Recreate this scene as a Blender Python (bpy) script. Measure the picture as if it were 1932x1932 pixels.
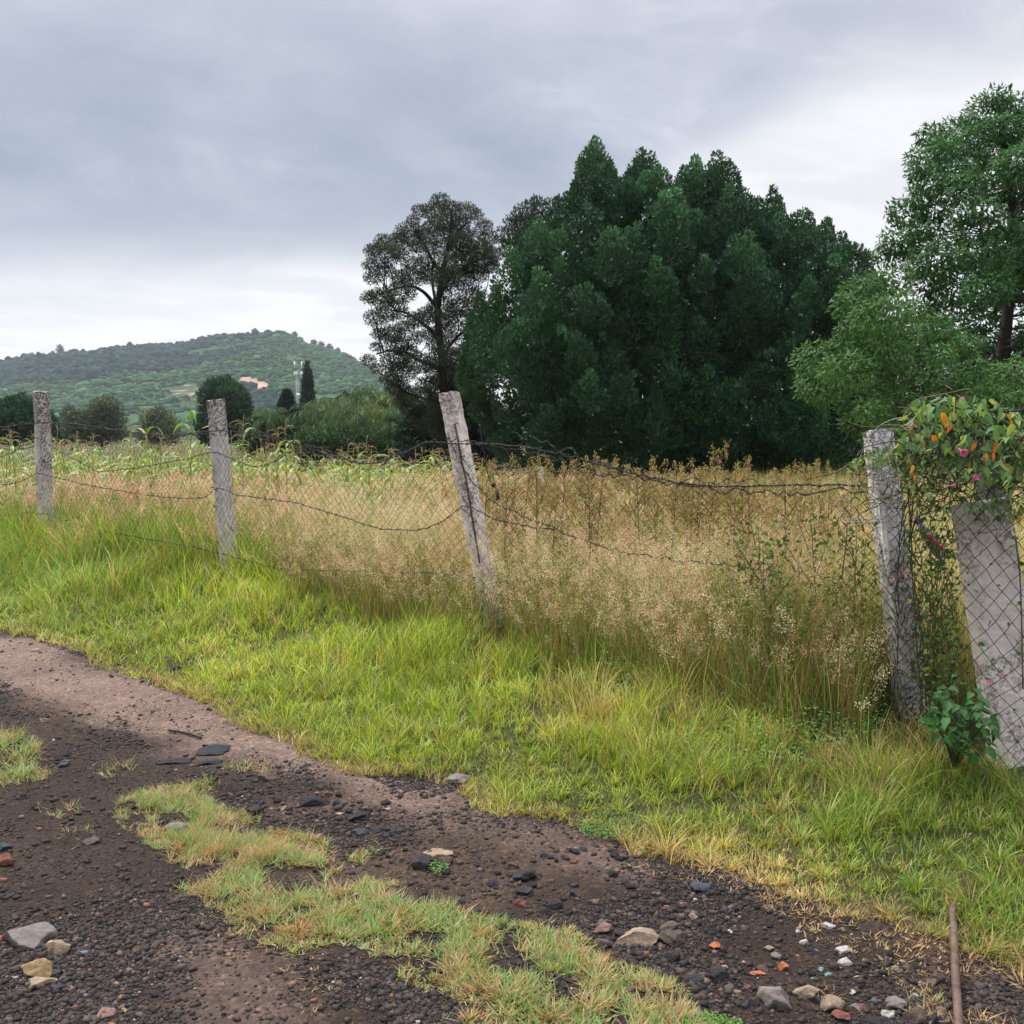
import bpy, math, random
import numpy as np
from mathutils import Vector
rad = math.radians
SEED = 7
rng = np.random.default_rng(SEED)
random.seed(SEED)
scene = bpy.context.scene
for o in list(bpy.data.objects):
    bpy.data.objects.remove(o)
col = scene.collection

# ------------------------------------------------------------------ camera
F = 1937.0            # focal length for a 1932 px wide picture
HALF = 966.0
PITCH = rad(4.2)
CAM = np.array([0.0, 0.0, 1.6])
cam_d = bpy.data.cameras.new('camera')
cam = bpy.data.objects.new('camera', cam_d); col.objects.link(cam)
cam.location = tuple(CAM)
cam.rotation_euler = (math.pi/2 - PITCH, 0, 0)
cam_d.sensor_width = 36; cam_d.lens = 36*F/1932.0
cam_d.clip_start = 0.05; cam_d.clip_end = 9000
scene.camera = cam

# ------------------------------------------------------------------ sun + exposure
SUN_EL, SUN_AZ = rad(52), rad(-48)      # azimuth measured from +Y towards +X
sun_d = bpy.data.lights.new('sun', 'SUN'); sun_d.energy = 1.5; sun_d.angle = rad(10)
sun_d.color = (1.0, 0.955, 0.88)
sun = bpy.data.objects.new('sun', sun_d); col.objects.link(sun)
sdir = Vector((math.sin(SUN_AZ)*math.cos(SUN_EL), math.cos(SUN_AZ)*math.cos(SUN_EL), math.sin(SUN_EL)))
sun.rotation_euler = (-sdir).to_track_quat('-Z', 'Y').to_euler()
sun.location = (0, 0, 30)
vs = scene.view_settings
vs.view_transform = 'Standard'; vs.look = 'None'; vs.gamma = 1; vs.use_curve_mapping = False
vs.exposure = 1.3

# ------------------------------------------------------------------ node helper
class NT:
    def __init__(s, tree): s.t = tree; s.n = tree.nodes; s.l = tree.links
    def new(s, typ, **kw):
        nd = s.n.new(typ)
        for k, v in kw.items(): setattr(nd, k, v)
        return nd
    def put(s, sock, v):
        if isinstance(v, bpy.types.NodeSocket): s.l.new(v, sock)
        else: sock.default_value = v
    def m(s, op, a, b=0.0, c=0.0, clamp=False):
        nd = s.new('ShaderNodeMath', operation=op, use_clamp=clamp)
        s.put(nd.inputs[0], a); s.put(nd.inputs[1], b); s.put(nd.inputs[2], c)
        return nd.outputs[0]
    def sm(s, v, a, b, lo=0.0, hi=1.0):
        nd = s.new('ShaderNodeMapRange', interpolation_type='SMOOTHSTEP')
        s.put(nd.inputs[0], v); s.put(nd.inputs[1], a); s.put(nd.inputs[2], b)
        s.put(nd.inputs[3], lo); s.put(nd.inputs[4], hi)
        return nd.outputs[0]
    def mix(s, f, a, b, blend='MIX'):
        nd = s.new('ShaderNodeMix', data_type='RGBA', blend_type=blend)
        s.put(nd.inputs[0], f)
        for i, v in ((6, a), (7, b)):
            s.put(nd.inputs[i], v if isinstance(v, bpy.types.NodeSocket) else (*v, 1.0) if len(v) == 3 else v)
        return nd.outputs[2]
    def noise(s, vec, scale, detail=4, rough=0.5, dist=0.0, out=0):
        nd = s.new('ShaderNodeTexNoise')
        if vec is not None: s.l.new(vec, nd.inputs['Vector'])
        nd.inputs['Scale'].default_value = scale; nd.inputs['Detail'].default_value = detail
        nd.inputs['Roughness'].default_value = rough; nd.inputs['Distortion'].default_value = dist
        return nd.outputs[out]
    def vor(s, vec, scale, feature='F1', out='Distance', rnd=1.0):
        nd = s.new('ShaderNodeTexVoronoi', feature=feature)
        if vec is not None: s.l.new(vec, nd.inputs['Vector'])
        nd.inputs['Scale'].default_value = scale; nd.inputs['Randomness'].default_value = rnd
        return nd.outputs[out]
    def ramp(s, v, stops):
        nd = s.new('ShaderNodeValToRGB'); s.l.new(v, nd.inputs[0])
        e = nd.color_ramp.elements
        while len(e) < len(stops): e.new(0.5)
        for el, (p, c) in zip(e, stops): el.position = p; el.color = (*c, 1)
        return nd.outputs[0]
    def comb(s, x, y, z):
        nd = s.new('ShaderNodeCombineXYZ')
        s.put(nd.inputs[0], x); s.put(nd.inputs[1], y); s.put(nd.inputs[2], z)
        return nd.outputs[0]

def lin(r, g, b):
    f = lambda c: (c/255)/12.92 if c/255 <= 0.04045 else ((c/255+0.055)/1.055)**2.4
    return (f(r), f(g), f(b))

# ------------------------------------------------------------------ sky (world)
world = bpy.data.worlds.new('World'); scene.world = world; world.use_nodes = True
w = NT(world.node_tree); w.n.clear()
geo = w.new('ShaderNodeTexCoord')
sep = w.new('ShaderNodeSeparateXYZ'); w.l.new(geo.outputs['Generated'], sep.inputs[0])
X, Y, Z = sep.outputs
az = w.m('ARCTAN2', X, Y)
el = w.m('ARCSINE', Z)
# cloud deck coordinates: perspective of a flat layer overhead
zz = w.m('ADD', w.m('MAXIMUM', Z, 0.0), 0.13)
cx, cy = w.m('DIVIDE', X, zz), w.m('DIVIDE', Y, zz)
deck = w.comb(w.m('ADD', w.m('MULTIPLY', cx, 0.62), w.m('MULTIPLY', cy, 0.20)), w.m('ADD', w.m('MULTIPLY', cy, 0.9), w.m('MULTIPLY', cx, -0.35)), 3.7)
n1 = w.noise(deck, 1.15, 7, 0.52, 0.35)
n2 = w.noise(deck, 3.2, 8, 0.55, 0.5)
n3 = w.noise(w.comb(az, w.m('MULTIPLY', el, 2.0), 1.3), 6.0, 8, 0.56, 0.5)
mixn = w.m('ADD', w.m('MULTIPLY', n1, 0.30), w.m('ADD', w.m('MULTIPLY', n2, 0.22), w.m('MULTIPLY', n3, 0.48)))
# bright low band: reaches higher on the right, and in the gap left of the trees
lift = w.m('ADD', w.sm(az, -0.02, 0.36, 0.0, 0.15), w.m('MULTIPLY', w.sm(az, -0.55, -0.12, 0.0, 1.0), 0.03))
edge = w.m('ADD', 0.135, lift)
elw = w.m('ADD', el, w.m('MULTIPLY', w.m('SUBTRACT', mixn, 0.5), 0.26))
low = w.sm(elw, w.m('SUBTRACT', edge, 0.035), w.m('ADD', edge, 0.05), 1.0, 0.0)
body = w.ramp(mixn, [(0.39, lin(160, 171, 189)), (0.46, lin(179, 187, 203)), (0.54, lin(202, 207, 219)), (0.62, lin(234, 236, 241))])
# a brighter, slightly violet veil high up
body = w.mix(w.sm(el, 0.22, 0.42, 0.0, 0.7), body, lin(198, 202, 216))
bright = w.mix(w.sm(n2, 0.35, 0.65), lin(236, 238, 242), lin(256, 256, 256))
cl = w.mix(low, body, bright)
cl = w.mix(w.m('MULTIPLY', w.m('MULTIPLY', w.sm(el, 0.13, 0.2), w.sm(el, 0.28, 0.38, 1.0, 0.0)), w.sm(az, -0.1, 0.12, 0.45, 0.0)), cl, lin(158, 169, 187))
# wisps of light cloud at the right
wisp = w.m('MULTIPLY', w.sm(n2, 0.50, 0.66), w.sm(az, -0.05, 0.25))
cl = w.mix(w.m('MULTIPLY', wisp, 0.6), cl, lin(228, 231, 238))
sky = w.new('ShaderNodeTexSky', sky_type='NISHITA'); sky.sun_disc = False
sky.sun_elevation = SUN_EL; sky.sun_rotation = SUN_AZ
skyc = w.new('ShaderNodeVectorMath', operation='SCALE'); w.l.new(sky.outputs[0], skyc.inputs[0]); skyc.inputs[3].default_value = 0.10
cl = w.mix(0.93, skyc.outputs[0], cl)
# an overcast sky is brightest towards the zenith
zen = w.sm(el, 0.5, 1.25, 0.425, 2.75)
bg = w.new('ShaderNodeBackground'); w.l.new(cl, bg.inputs[0]); w.l.new(zen, bg.inputs[1])
wo = w.new('ShaderNodeOutputWorld'); w.l.new(bg.outputs[0], wo.inputs[0])

# ------------------------------------------------------------------ numpy noise
def _h(i, j, s):
    n = (i.astype(np.int64)*374761393 + j.astype(np.int64)*668265263 + s*1442695041) & 0xffffffff
    n = ((n ^ (n >> 13))*1274126177) & 0xffffffff
    return ((n ^ (n >> 16)) & 0xffffff)/float(0xffffff)
def vn(x, y, s=0):
    x = np.asarray(x, float); y = np.asarray(y, float)
    i, j = np.floor(x), np.floor(y); fx, fy = x-i, y-j
    fx = fx*fx*(3-2*fx); fy = fy*fy*(3-2*fy)
    a, b, c, d = _h(i, j, s), _h(i+1, j, s), _h(i, j+1, s), _h(i+1, j+1, s)
    return (a*(1-fx)+b*fx)*(1-fy)+(c*(1-fx)+d*fx)*fy
def fbm(x, y, s=0, o=4, g=0.5):
    v = 0; a = 1; t = 0
    for k in range(o):
        v = v + a*vn(x*2**k+17.3*k, y*2**k-9.1*k, s+k); t += a; a *= g
    return v/t
def ss(x, a, b):
    t = np.clip((np.asarray(x, float)-a)/(b-a), 0, 1); return t*t*(3-2*t)

# ------------------------------------------------------------------ picture <-> place helpers
FW = np.array([0, math.cos(PITCH), -math.sin(PITCH)]); UP = np.array([0, math.sin(PITCH), math.cos(PITCH)])
def ray(px, py):
    return FW + np.array([1.0, 0, 0])*((px-HALF)/F) + UP*((HALF-py)/F)
NN = np.array([0.679, 0.734]); TT = np.array([0.734, -0.679])
def nt(x, y): return x*NN[0]+y*NN[1], x*TT[0]+y*TT[1]
def at_y(px, py, y):
    r = ray(px, py); return CAM + r*(y/r[1])
def at_n(px, py, n):
    r = ray(px, py); return CAM + r*(n/(r[0]*NN[0]+r[1]*NN[1]))
EDGE_PX = [(-260, 1110), (0, 1182), (150, 1218), (230, 1258), (330, 1288), (430, 1325), (500, 1372), (600, 1412), (700, 1450), (800, 1468), (880, 1480), (940, 1530), (1060, 1542),
           (1150, 1558), (1260, 1602), (1400, 1628), (1480, 1664), (1600, 1708), (1720, 1745), (1800, 1765), (1932, 1805), (2150, 1880)]
def flat(px, py, z=0.0):
    r = ray(px, py); k = (z-CAM[2])/r[2]; p = CAM+r*k; return p
_e = np.array([flat(*p)[:2] for p in EDGE_PX]); _en, _et = nt(_e[:, 0], _e[:, 1])
_o = np.argsort(_et); _en = _en[_o]; _et = _et[_o]
def nedge(t): return np.interp(t, _et, _en)
def height(x, y):
    x = np.asarray(x, float); y = np.asarray(y, float)
    n, t = nt(x, y); ne = nedge(t); r = np.hypot(x, y)
    near = 1-ss(r, 14, 26)
    h = 0.05*ss(n, ne-0.10, ne+0.25) + 0.25*ss(n, ne+0.1, 5.4) + 0.04*(fbm(x*0.9, y*0.9, 5)-0.5)*ss(n, ne, ne+1)
    road = (1-ss(n, ne-0.2, ne+0.1))
    h = h + road*(0.05*(fbm(x*0.8, y*0.8, 11)-0.5) + 0.022*(fbm(x*5, y*5, 21, 4)-0.5)*near)
    # wheel hollow beside the verge
    h = h - 0.035*np.exp(-((n-(ne-0.75))/0.35)**2)*near
    h = h - 0.55*ss(r, 12, 32)*ss(n, 6, 12)
    h = np.where(n < -1.0, h*0, h)
    return h
def ground(px, py):
    z = 0.0
    for _ in range(6):
        p = flat(px, py, z); z = float(height(p[0], p[1]))
    return np.array([p[0], p[1], z])
def wpoly(pts): return np.array([ground(*p)[:2] for p in pts])
def inpoly(x, y, P):
    x = np.asarray(x, float); y = np.asarray(y, float); c = np.zeros(x.shape, bool); j = len(P)-1
    for i in range(len(P)):
        xi, yi = P[i]; xj, yj = P[j]
        c ^= ((yi > y) != (yj > y)) & (x < (xj-xi)*(y-yi)/((yj-yi) or 1e-9)+xi)
        j = i
    return c
def softin(x, y, P, amp=0.12, sc=3.0, s=3):
    dx = (fbm(x*sc, y*sc, s)-0.5)*2*amp*2; dy = (fbm(x*sc+31, y*sc, s+9)-0.5)*2*amp*2
    return inpoly(x+dx, y+dy, P)

# ------------------------------------------------------------------ mesh accumulators
class MB:
    def __init__(s): s.V = []; s.Q = []; s.T = []; s.C = []; s.n = 0
    def add(s, V, Q=None, T=None, C=None):
        V = np.asarray(V, float).reshape(-1, 3)
        if Q is not None and len(Q): s.Q.append(np.asarray(Q, np.int64).reshape(-1, 4)+s.n)
        if T is not None and len(T): s.T.append(np.asarray(T, np.int64).reshape(-1, 3)+s.n)
        if C is None: C = (0.5, 0.5, 0.5)
        C = np.asarray(C, float)
        if C.ndim == 1: C = np.tile(C, (len(V), 1))
        s.V.append(V); s.C.append(C); s.n += len(V)
    def build(s, name, mat, parent=None, smooth=True, origin=None):
        V = np.concatenate(s.V) if s.V else np.zeros((0, 3)); C = np.concatenate(s.C) if s.C else np.zeros((0, 3))
        if origin is not None: V = V-np.asarray(origin)
        Q = np.concatenate(s.Q) if s.Q else np.zeros((0, 4), np.int64)
        T = np.concatenate(s.T) if s.T else np.zeros((0, 3), np.int64)
        me = bpy.data.meshes.new(name)
        me.vertices.add(len(V)); me.vertices.foreach_set('co', V.astype(np.float32).ravel())
        me.loops.add(len(Q)*4+len(T)*3); me.polygons.add(len(Q)+len(T))
        me.loops.foreach_set('vertex_index', np.concatenate([Q.ravel(), T.ravel()]).astype(np.int32))
        me.polygons.foreach_set('loop_start', np.concatenate([np.arange(len(Q))*4, len(Q)*4+np.arange(len(T))*3]).astype(np.int32))
        me.update(calc_edges=True)
        if smooth: me.polygons.foreach_set('use_smooth', np.ones(len(me.polygons), bool))
        a = me.color_attributes.new('Col', 'FLOAT_COLOR', 'POINT')
        a.data.foreach_set('color', np.concatenate([C, np.ones((len(C), 1))], 1).astype(np.float32).ravel())
        me.materials.append(mat)
        o = bpy.data.objects.new(name, me); col.objects.link(o)
        if origin is not None: o.location = tuple(origin)
        if parent is not None:
            o.parent = parent
            if origin is None: o.matrix_parent_inverse = parent.matrix_basis.inverted()
            else: o.location = tuple(np.asarray(origin)-np.array(parent.location))
        return o
def tag(o, label=None, cat=None, group=None, kind=None):
    if label: o['label'] = label
    if cat: o['category'] = cat
    if group: o['group'] = group
    if kind: o['kind'] = kind
    return o
def empty(name, loc, label, cat, group=None):
    o = bpy.data.objects.new(name, None); col.objects.link(o); o.location = tuple(float(v) for v in loc)
    o.empty_display_size = 0.2
    return tag(o, label, cat, group)
def copy_tree(o, parent=None):
    c = o.copy(); col.objects.link(c)
    if parent is not None: c.parent = parent
    for ch in list(o.children): copy_tree(ch, c)
    return c
def tube(P, R, sides=5, cap=True):
    P = np.asarray(P, float); n = len(P); R = np.broadcast_to(np.asarray(R, float), (n,))
    D = np.gradient(P, axis=0); D /= np.linalg.norm(D, axis=1)[:, None]+1e-9
    up = np.array([0, 0, 1.0]) if abs(D[:, 2]).mean() < 0.8 else np.array([1.0, 0, 0])
    A = np.cross(D, up); A /= np.linalg.norm(A, axis=1)[:, None]+1e-9; B = np.cross(D, A)
    th = np.arange(sides)*2*math.pi/sides
    V = (P[:, None]+R[:, None, None]*(A[:, None]*np.cos(th)[None, :, None]+B[:, None]*np.sin(th)[None, :, None])).reshape(-1, 3)
    i = np.arange(n-1)[:, None]*sides; k = np.arange(sides)[None]; k2 = (k+1) % sides
    Q = np.stack([i+k, i+k2, i+sides+k2, i+sides+k], -1).reshape(-1, 4)
    T = []
    if cap:
        V = np.vstack([V, P[0], P[-1]]); c0 = n*sides
        for k in range(sides):
            T += [[c0, (k+1) % sides, k], [c0+1, (n-1)*sides+k, (n-1)*sides+(k+1) % sides]]
    return V, Q, T
def box(c, s, R=None):
    s = np.asarray(s)/2; V = np.array([[x, y, z] for x in (-1, 1) for y in (-1, 1) for z in (-1, 1)])*s
    if R is not None: V = V@np.asarray(R).T
    return V+np.asarray(c), [[0, 1, 3, 2], [4, 6, 7, 5], [0, 4, 5, 1], [2, 3, 7, 6], [0, 2, 6, 4], [1, 5, 7, 3]]
def unit(v): return v/(np.linalg.norm(v, axis=-1, keepdims=True)+1e-9)
def rdir(n): return unit(rng.normal(size=(n, 3)))
def smooth_path(P, k=6):
    P = np.asarray(P, float); n = len(P)
    if n < 3: return P
    out = []
    for i in range(n-1):
        p0, p1, p2, p3 = P[max(i-1, 0)], P[i], P[i+1], P[min(i+2, n-1)]
        for u in np.linspace(0, 1, k, endpoint=False):
            out.append(0.5*((2*p1)+(-p0+p2)*u+(2*p0-5*p1+4*p2-p3)*u*u+(-p0+3*p1-3*p2+p3)*u**3))
    out.append(P[-1]); return np.array(out)

def blades(mb, B, H, az_, lean, curl, W, C0, C1, segs=3):
    """grass blades: bases B, length H, heading az_, lean angle at the root, extra curl to the tip"""
    N = len(B); H = np.broadcast_to(H, N); W = np.broadcast_to(W, N)
    hd = np.stack([np.cos(az_), np.sin(az_), np.zeros(N)], 1)
    fa = az_+math.pi/2+rng.normal(0, 0.7, N); sd = np.stack([np.cos(fa), np.sin(fa), np.zeros(N)], 1)
    p = B.copy(); rows = []; cols = []
    for k in range(segs+1):
        u = k/segs; a = lean+curl*u
        wd = W*(1-u**1.6)*0.5
        c = C0*(1-u)+C1*u
        if k < segs:
            rows += [p-sd*wd[:, None], p+sd*wd[:, None]]; cols += [c, c]
        else: rows.append(p); cols.append(c)
        st = (H/segs)[:, None]
        p = p+st*(np.sin(a)[:, None]*hd+np.cos(a)[:, None]*np.array([0, 0, 1.0]))
    m = 2*segs+1
    V = np.stack(rows, 1).reshape(-1, 3); C = np.stack(cols, 1).reshape(-1, 3)
    b = (np.arange(N)*m)[:, None]
    Q = np.concatenate([b+np.array([[2*k, 2*k+1, 2*k+3, 2*k+2]]) for k in range(segs-1)]) if segs > 1 else None
    T = b+np.array([[2*segs-2, 2*segs-1, 2*segs]])
    mb.add(V, Q, T, C)
def leaves(mb, P, D, L, W, C, fold=0.15, nrm=None):
    """diamond leaves at P pointing along D"""
    N = len(P); D = unit(D); r = rdir(N) if nrm is None else unit(nrm+0.5*rdir(N))
    S = unit(np.cross(D, r)); Nn = np.cross(S, D)
    L = np.broadcast_to(L, N)[:, None]; W = np.broadcast_to(W, N)[:, None]
    m = P+D*L*0.45-Nn*L*fold
    V = np.stack([P, m+S*W*0.5, P+D*L-Nn*L*fold*0.3, m-S*W*0.5], 1).reshape(-1, 3)
    Q = (np.arange(N)*4)[:, None]+np.array([[0, 1, 2, 3]])
    mb.add(V, Q, None, np.repeat(C, 4, 0))

# ------------------------------------------------------------------ materials
MATS = {}
def mat_new(name):
    m = bpy.data.materials.new(name); m.use_nodes = True; t = NT(m.node_tree); t.n.clear()
    out = t.new('ShaderNodeOutputMaterial'); return m, t, out
def mat_leaf(name, transl=0.3, rough=0.55, spec=0.3, gain=1.0):
    m, t, out = mat_new(name)
    a = t.new('ShaderNodeAttribute', attribute_name='Col').outputs['Color']
    p = t.new('ShaderNodeBsdfPrincipled'); t.l.new(a, p.inputs['Base Color'])
    p.inputs['Roughness'].default_value = rough; p.inputs['Specular IOR Level'].default_value = spec
    tr = t.new('ShaderNodeBsdfTranslucent')
    t.l.new(t.mix(1.0, a, (1.3, 1.25, 0.7), 'MULTIPLY'), tr.inputs[0])
    mx = t.new('ShaderNodeMixShader'); mx.inputs[0].default_value = transl
    t.l.new(p.outputs[0], mx.inputs[1]); t.l.new(tr.outputs[0], mx.inputs[2]); t.l.new(mx.outputs[0], out.inputs[0])
    return m
def mat_attr(name, rough=0.85, spec=0.3, bump=0.0, bscale=60, var=0.0, metallic=0.0, vscale=20):
    m, t, out = mat_new(name)
    a = t.new('ShaderNodeAttribute', attribute_name='Col').outputs['Color']
    tc = t.new('ShaderNodeTexCoord').outputs['Object']
    p = t.new('ShaderNodeBsdfPrincipled')
    if var:
        nz = t.noise(tc, vscale, 5, 0.6)
        a = t.mix(1.0, a, t.ramp(nz, [(0.3, (1-var,)*3), (0.7, (1+var,)*3)]), 'MULTIPLY')
    t.l.new(a, p.inputs['Base Color']); p.inputs['Roughness'].default_value = rough
    p.inputs['Specular IOR Level'].default_value = spec; p.inputs['Metallic'].default_value = metallic
    if bump:
        b = t.new('ShaderNodeBump'); b.inputs['Strength'].default_value = bump; b.inputs['Distance'].default_value = 0.01
        t.l.new(t.noise(tc, bscale, 6, 0.65), b.inputs['Height']); t.l.new(b.outputs[0], p.inputs['Normal'])
    t.l.new(p.outputs[0], out.inputs[0]); return m
M_GRASS = mat_leaf('grass_blade', 0.30, 0.5, 0.3)
M_LEAF = mat_leaf('tree_leaf', 0.30, 0.6, 0.18)
M_SEED = mat_leaf('seed_head', 0.40, 0.7, 0.2)
M_FIG = mat_leaf('fig_leaf', 0.14, 0.5, 0.25)
M_BARK = mat_attr('bark', 0.9, 0.2, 0.8, 40, 0.35)
M_WIRE = mat_attr('rusty_wire', 0.7, 0.4, 0, 0, 0.3, 0.0, 30)
M_ROCK = mat_attr('stone', 0.85, 0.22, 0.9, 90, 0.28, 0.0, 40)
M_GRAVEL = mat_attr('gravel_stone', 0.8, 0.18, 0, 0, 0.0)
M_METAL = mat_attr('painted_metal', 0.5, 0.5)

def mat_concrete(name, base, dark, warm, seed):
    m, t, out = mat_new(name)
    tc = t.new('ShaderNodeTexCoord').outputs['Object']
    mp = t.new('ShaderNodeMapping'); t.l.new(tc, mp.inputs[0]); mp.inputs['Location'].default_value = (seed*3.1, seed*1.7, seed)
    v = mp.outputs[0]
    n1 = t.noise(v, 9, 8, 0.65); n2 = t.noise(v, 45, 6, 0.7); n3 = t.noise(v, 4, 5, 0.6, 0.6)
    c = t.mix(t.sm(n1, 0.35, 0.68), base, warm)
    st = t.m('MULTIPLY', t.sm(n3, 0.42, 0.62), t.sm(n2, 0.46, 0.56))
    c = t.mix(t.m('MULTIPLY', st, 0.95), c, dark)
    # moss and lichen weathering on the exposed top
    sp = t.new('ShaderNodeSeparateXYZ'); t.l.new(tc, sp.inputs[0])
    top = t.sm(t.m('ADD', sp.outputs[2], t.m('MULTIPLY', n1, 0.25)), 1.38, 1.72)
    c = t.mix(t.m('MULTIPLY', top, t.sm(n2, 0.35, 0.6)), c, dark)
    sk = t.sm(t.noise(v, 120, 3, 0.6), 0.62, 0.70)
    c = t.mix(t.m('MULTIPLY', sk, 0.6), c, (0.5, 0.48, 0.45))
    pit = t.sm(t.vor(v, 55), 0.05, 0.18, 0.35, 1.0)
    c = t.mix(1.0, c, t.mix(pit, (0.45, 0.42, 0.4), (1, 1, 1)), 'MULTIPLY')
    p = t.new('ShaderNodeBsdfPrincipled'); t.l.new(c, p.inputs['Base Color']); p.inputs['Roughness'].default_value = 0.92
    p.inputs['Specular IOR Level'].default_value = 0.2
    b = t.new('ShaderNodeBump'); b.inputs['Strength'].default_value = 1.0; b.inputs['Distance'].default_value = 0.008
    t.l.new(t.m('ADD', t.m('MULTIPLY', n2, 0.8), t.m('MULTIPLY', pit, 0.6)), b.inputs['Height']); t.l.new(b.outputs[0], p.inputs['Normal'])
    t.l.new(p.outputs[0], out.inputs[0]); return m

def mat_ground():
    m, t, out = mat_new('ground_soil')
    a = t.new('ShaderNodeAttribute', attribute_name='Col').outputs['Color']
    tc = t.new('ShaderNodeNewGeometry').outputs['Position']
    n1 = t.noise(tc, 2.2, 6, 0.6); n2 = t.noise(tc, 14, 7, 0.7); n3 = t.noise(tc, 90, 5, 0.7)
    vc = t.vor(tc, 75, out='Color'); vd = t.vor(tc, 75)
    g = t.new('ShaderNodeSeparateColor'); t.l.new(vc, g.inputs[0])
    grit = t.ramp(g.outputs[0], [(0.0, (0.6, 0.6, 0.62)), (0.6, (1.0, 0.97, 0.95)), (0.93, (1.35, 1.25, 1.15)), (1.0, (2.6, 2.3, 2.0))])
    c = t.mix(1.0, a, t.ramp(n1, [(0.3, (0.78, 0.78, 0.78)), (0.7, (1.2, 1.18, 1.15))]), 'MULTIPLY')
    c = t.mix(1.0, c, t.ramp(n2, [(0.32, (0.7, 0.7, 0.7)), (0.68, (1.25, 1.25, 1.25))]), 'MULTIPLY')
    c = t.mix(0.65, c, t.mix(1.0, c, grit, 'MULTIPLY'))
    p = t.new('ShaderNodeBsdfPrincipled'); t.l.new(c, p.inputs['Base Color'])
    t.l.new(t.sm(n2, 0.35, 0.65, 0.6, 0.95), p.inputs['Roughness']); p.inputs['Specular IOR Level'].default_value = 0.10
    b = t.new('ShaderNodeBump'); b.inputs['Strength'].default_value = 0.9; b.inputs['Distance'].default_value = 0.012
    t.l.new(t.m('ADD', t.m('ADD', t.m('MULTIPLY', n3, 0.5), t.m('MULTIPLY', n2, 1.2)), t.m('MULTIPLY', vd, -0.7)), b.inputs['Height'])
    t.l.new(b.outputs[0], p.inputs['Normal'])
    t.l.new(p.outputs[0], out.inputs[0]); return m
M_GROUND = mat_ground()

# ================================================================== GROUND
MUD_PX = [(-300, 1150), (0, 1190), (90, 1205), (200, 1250), (330, 1300), (430, 1330), (560, 1410), (720, 1465), (860, 1490), (900, 1520), (760, 1500), (600, 1470), (430, 1425), (330, 1410), (230, 1390), (130, 1330), (0, 1290), (-300, 1270)]
STRIP_PX = [(200, 1512), (290, 1490), (370, 1497), (430, 1520), (462, 1565), (540, 1590), (650, 1632), (800, 1690), (905, 1700), (985, 1738), (1080, 1755), (1135, 1775), (1150, 1805), (1240, 1830), (1310, 1870),
            (1330, 1910), (1400, 1960), (1420, 2100), (900, 2100), (930, 1940), (900, 1900), (820, 1870), (790, 1835), (740, 1800), (640, 1790), (540, 1780), (470, 1745), (380, 1725), (350, 1690), (410, 1640), (340, 1620), (250, 1560)]
TUFT_PX = [[(-60, 1385), (60, 1388), (95, 1405), (80, 1440), (95, 1470), (40, 1485), (-60, 1480)],
           [(60, 1520), (100, 1500), (140, 1525), (100, 1550), (60, 1545)],
           [(180, 1445), (250, 1435), (270, 1455), (200, 1470)],
           [(140, 1560), (180, 1550), (210, 1590), (150, 1620)],
           [(420, 1445), (470, 1440), (510, 1448), (500, 1466), (430, 1462)],
           [(350, 1300), (400, 1296), (390, 1312), (345, 1312)],
           [(1530, 1860), (1600, 1850), (1650, 1900), (1560, 1925)]]
DEAD_PX = [(350, 1700), (480, 1745), (560, 1800), (620, 1860), (640, 1960), (540, 1960), (560, 1880), (500, 1830), (380, 1790)]
DEAD2_PX = [(1240, 1640), (1400, 1640), (1600, 1715), (1760, 1760), (1800, 1800), (1760, 1860), (1600, 1790), (1450, 1720), (1300, 1670)]
DEAD3_PX = [(1800, 1760), (1990, 1800), (1990, 1960), (1830, 1960), (1800, 1850)]
RUT = wpoly([(400, 1370), (600, 1420), (900, 1500), (1100, 1560), (1300, 1640), (1250, 1680), (1050, 1640), (900, 1600), (800, 1560), (640, 1490), (500, 1450), (300, 1430)])
RUT2 = wpoly([(230, 1750), (420, 1760), (560, 1860), (700, 1960), (500, 1990), (380, 1990), (330, 1880), (200, 1850)])
MUD, STRIP = wpoly(MUD_PX), wpoly(STRIP_PX)
TUFTS = [wpoly(p) for p in TUFT_PX]
DEAD, DEAD2, DEAD3 = wpoly(DEAD_PX), wpoly(DEAD2_PX), wpoly(DEAD3_PX)

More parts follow.
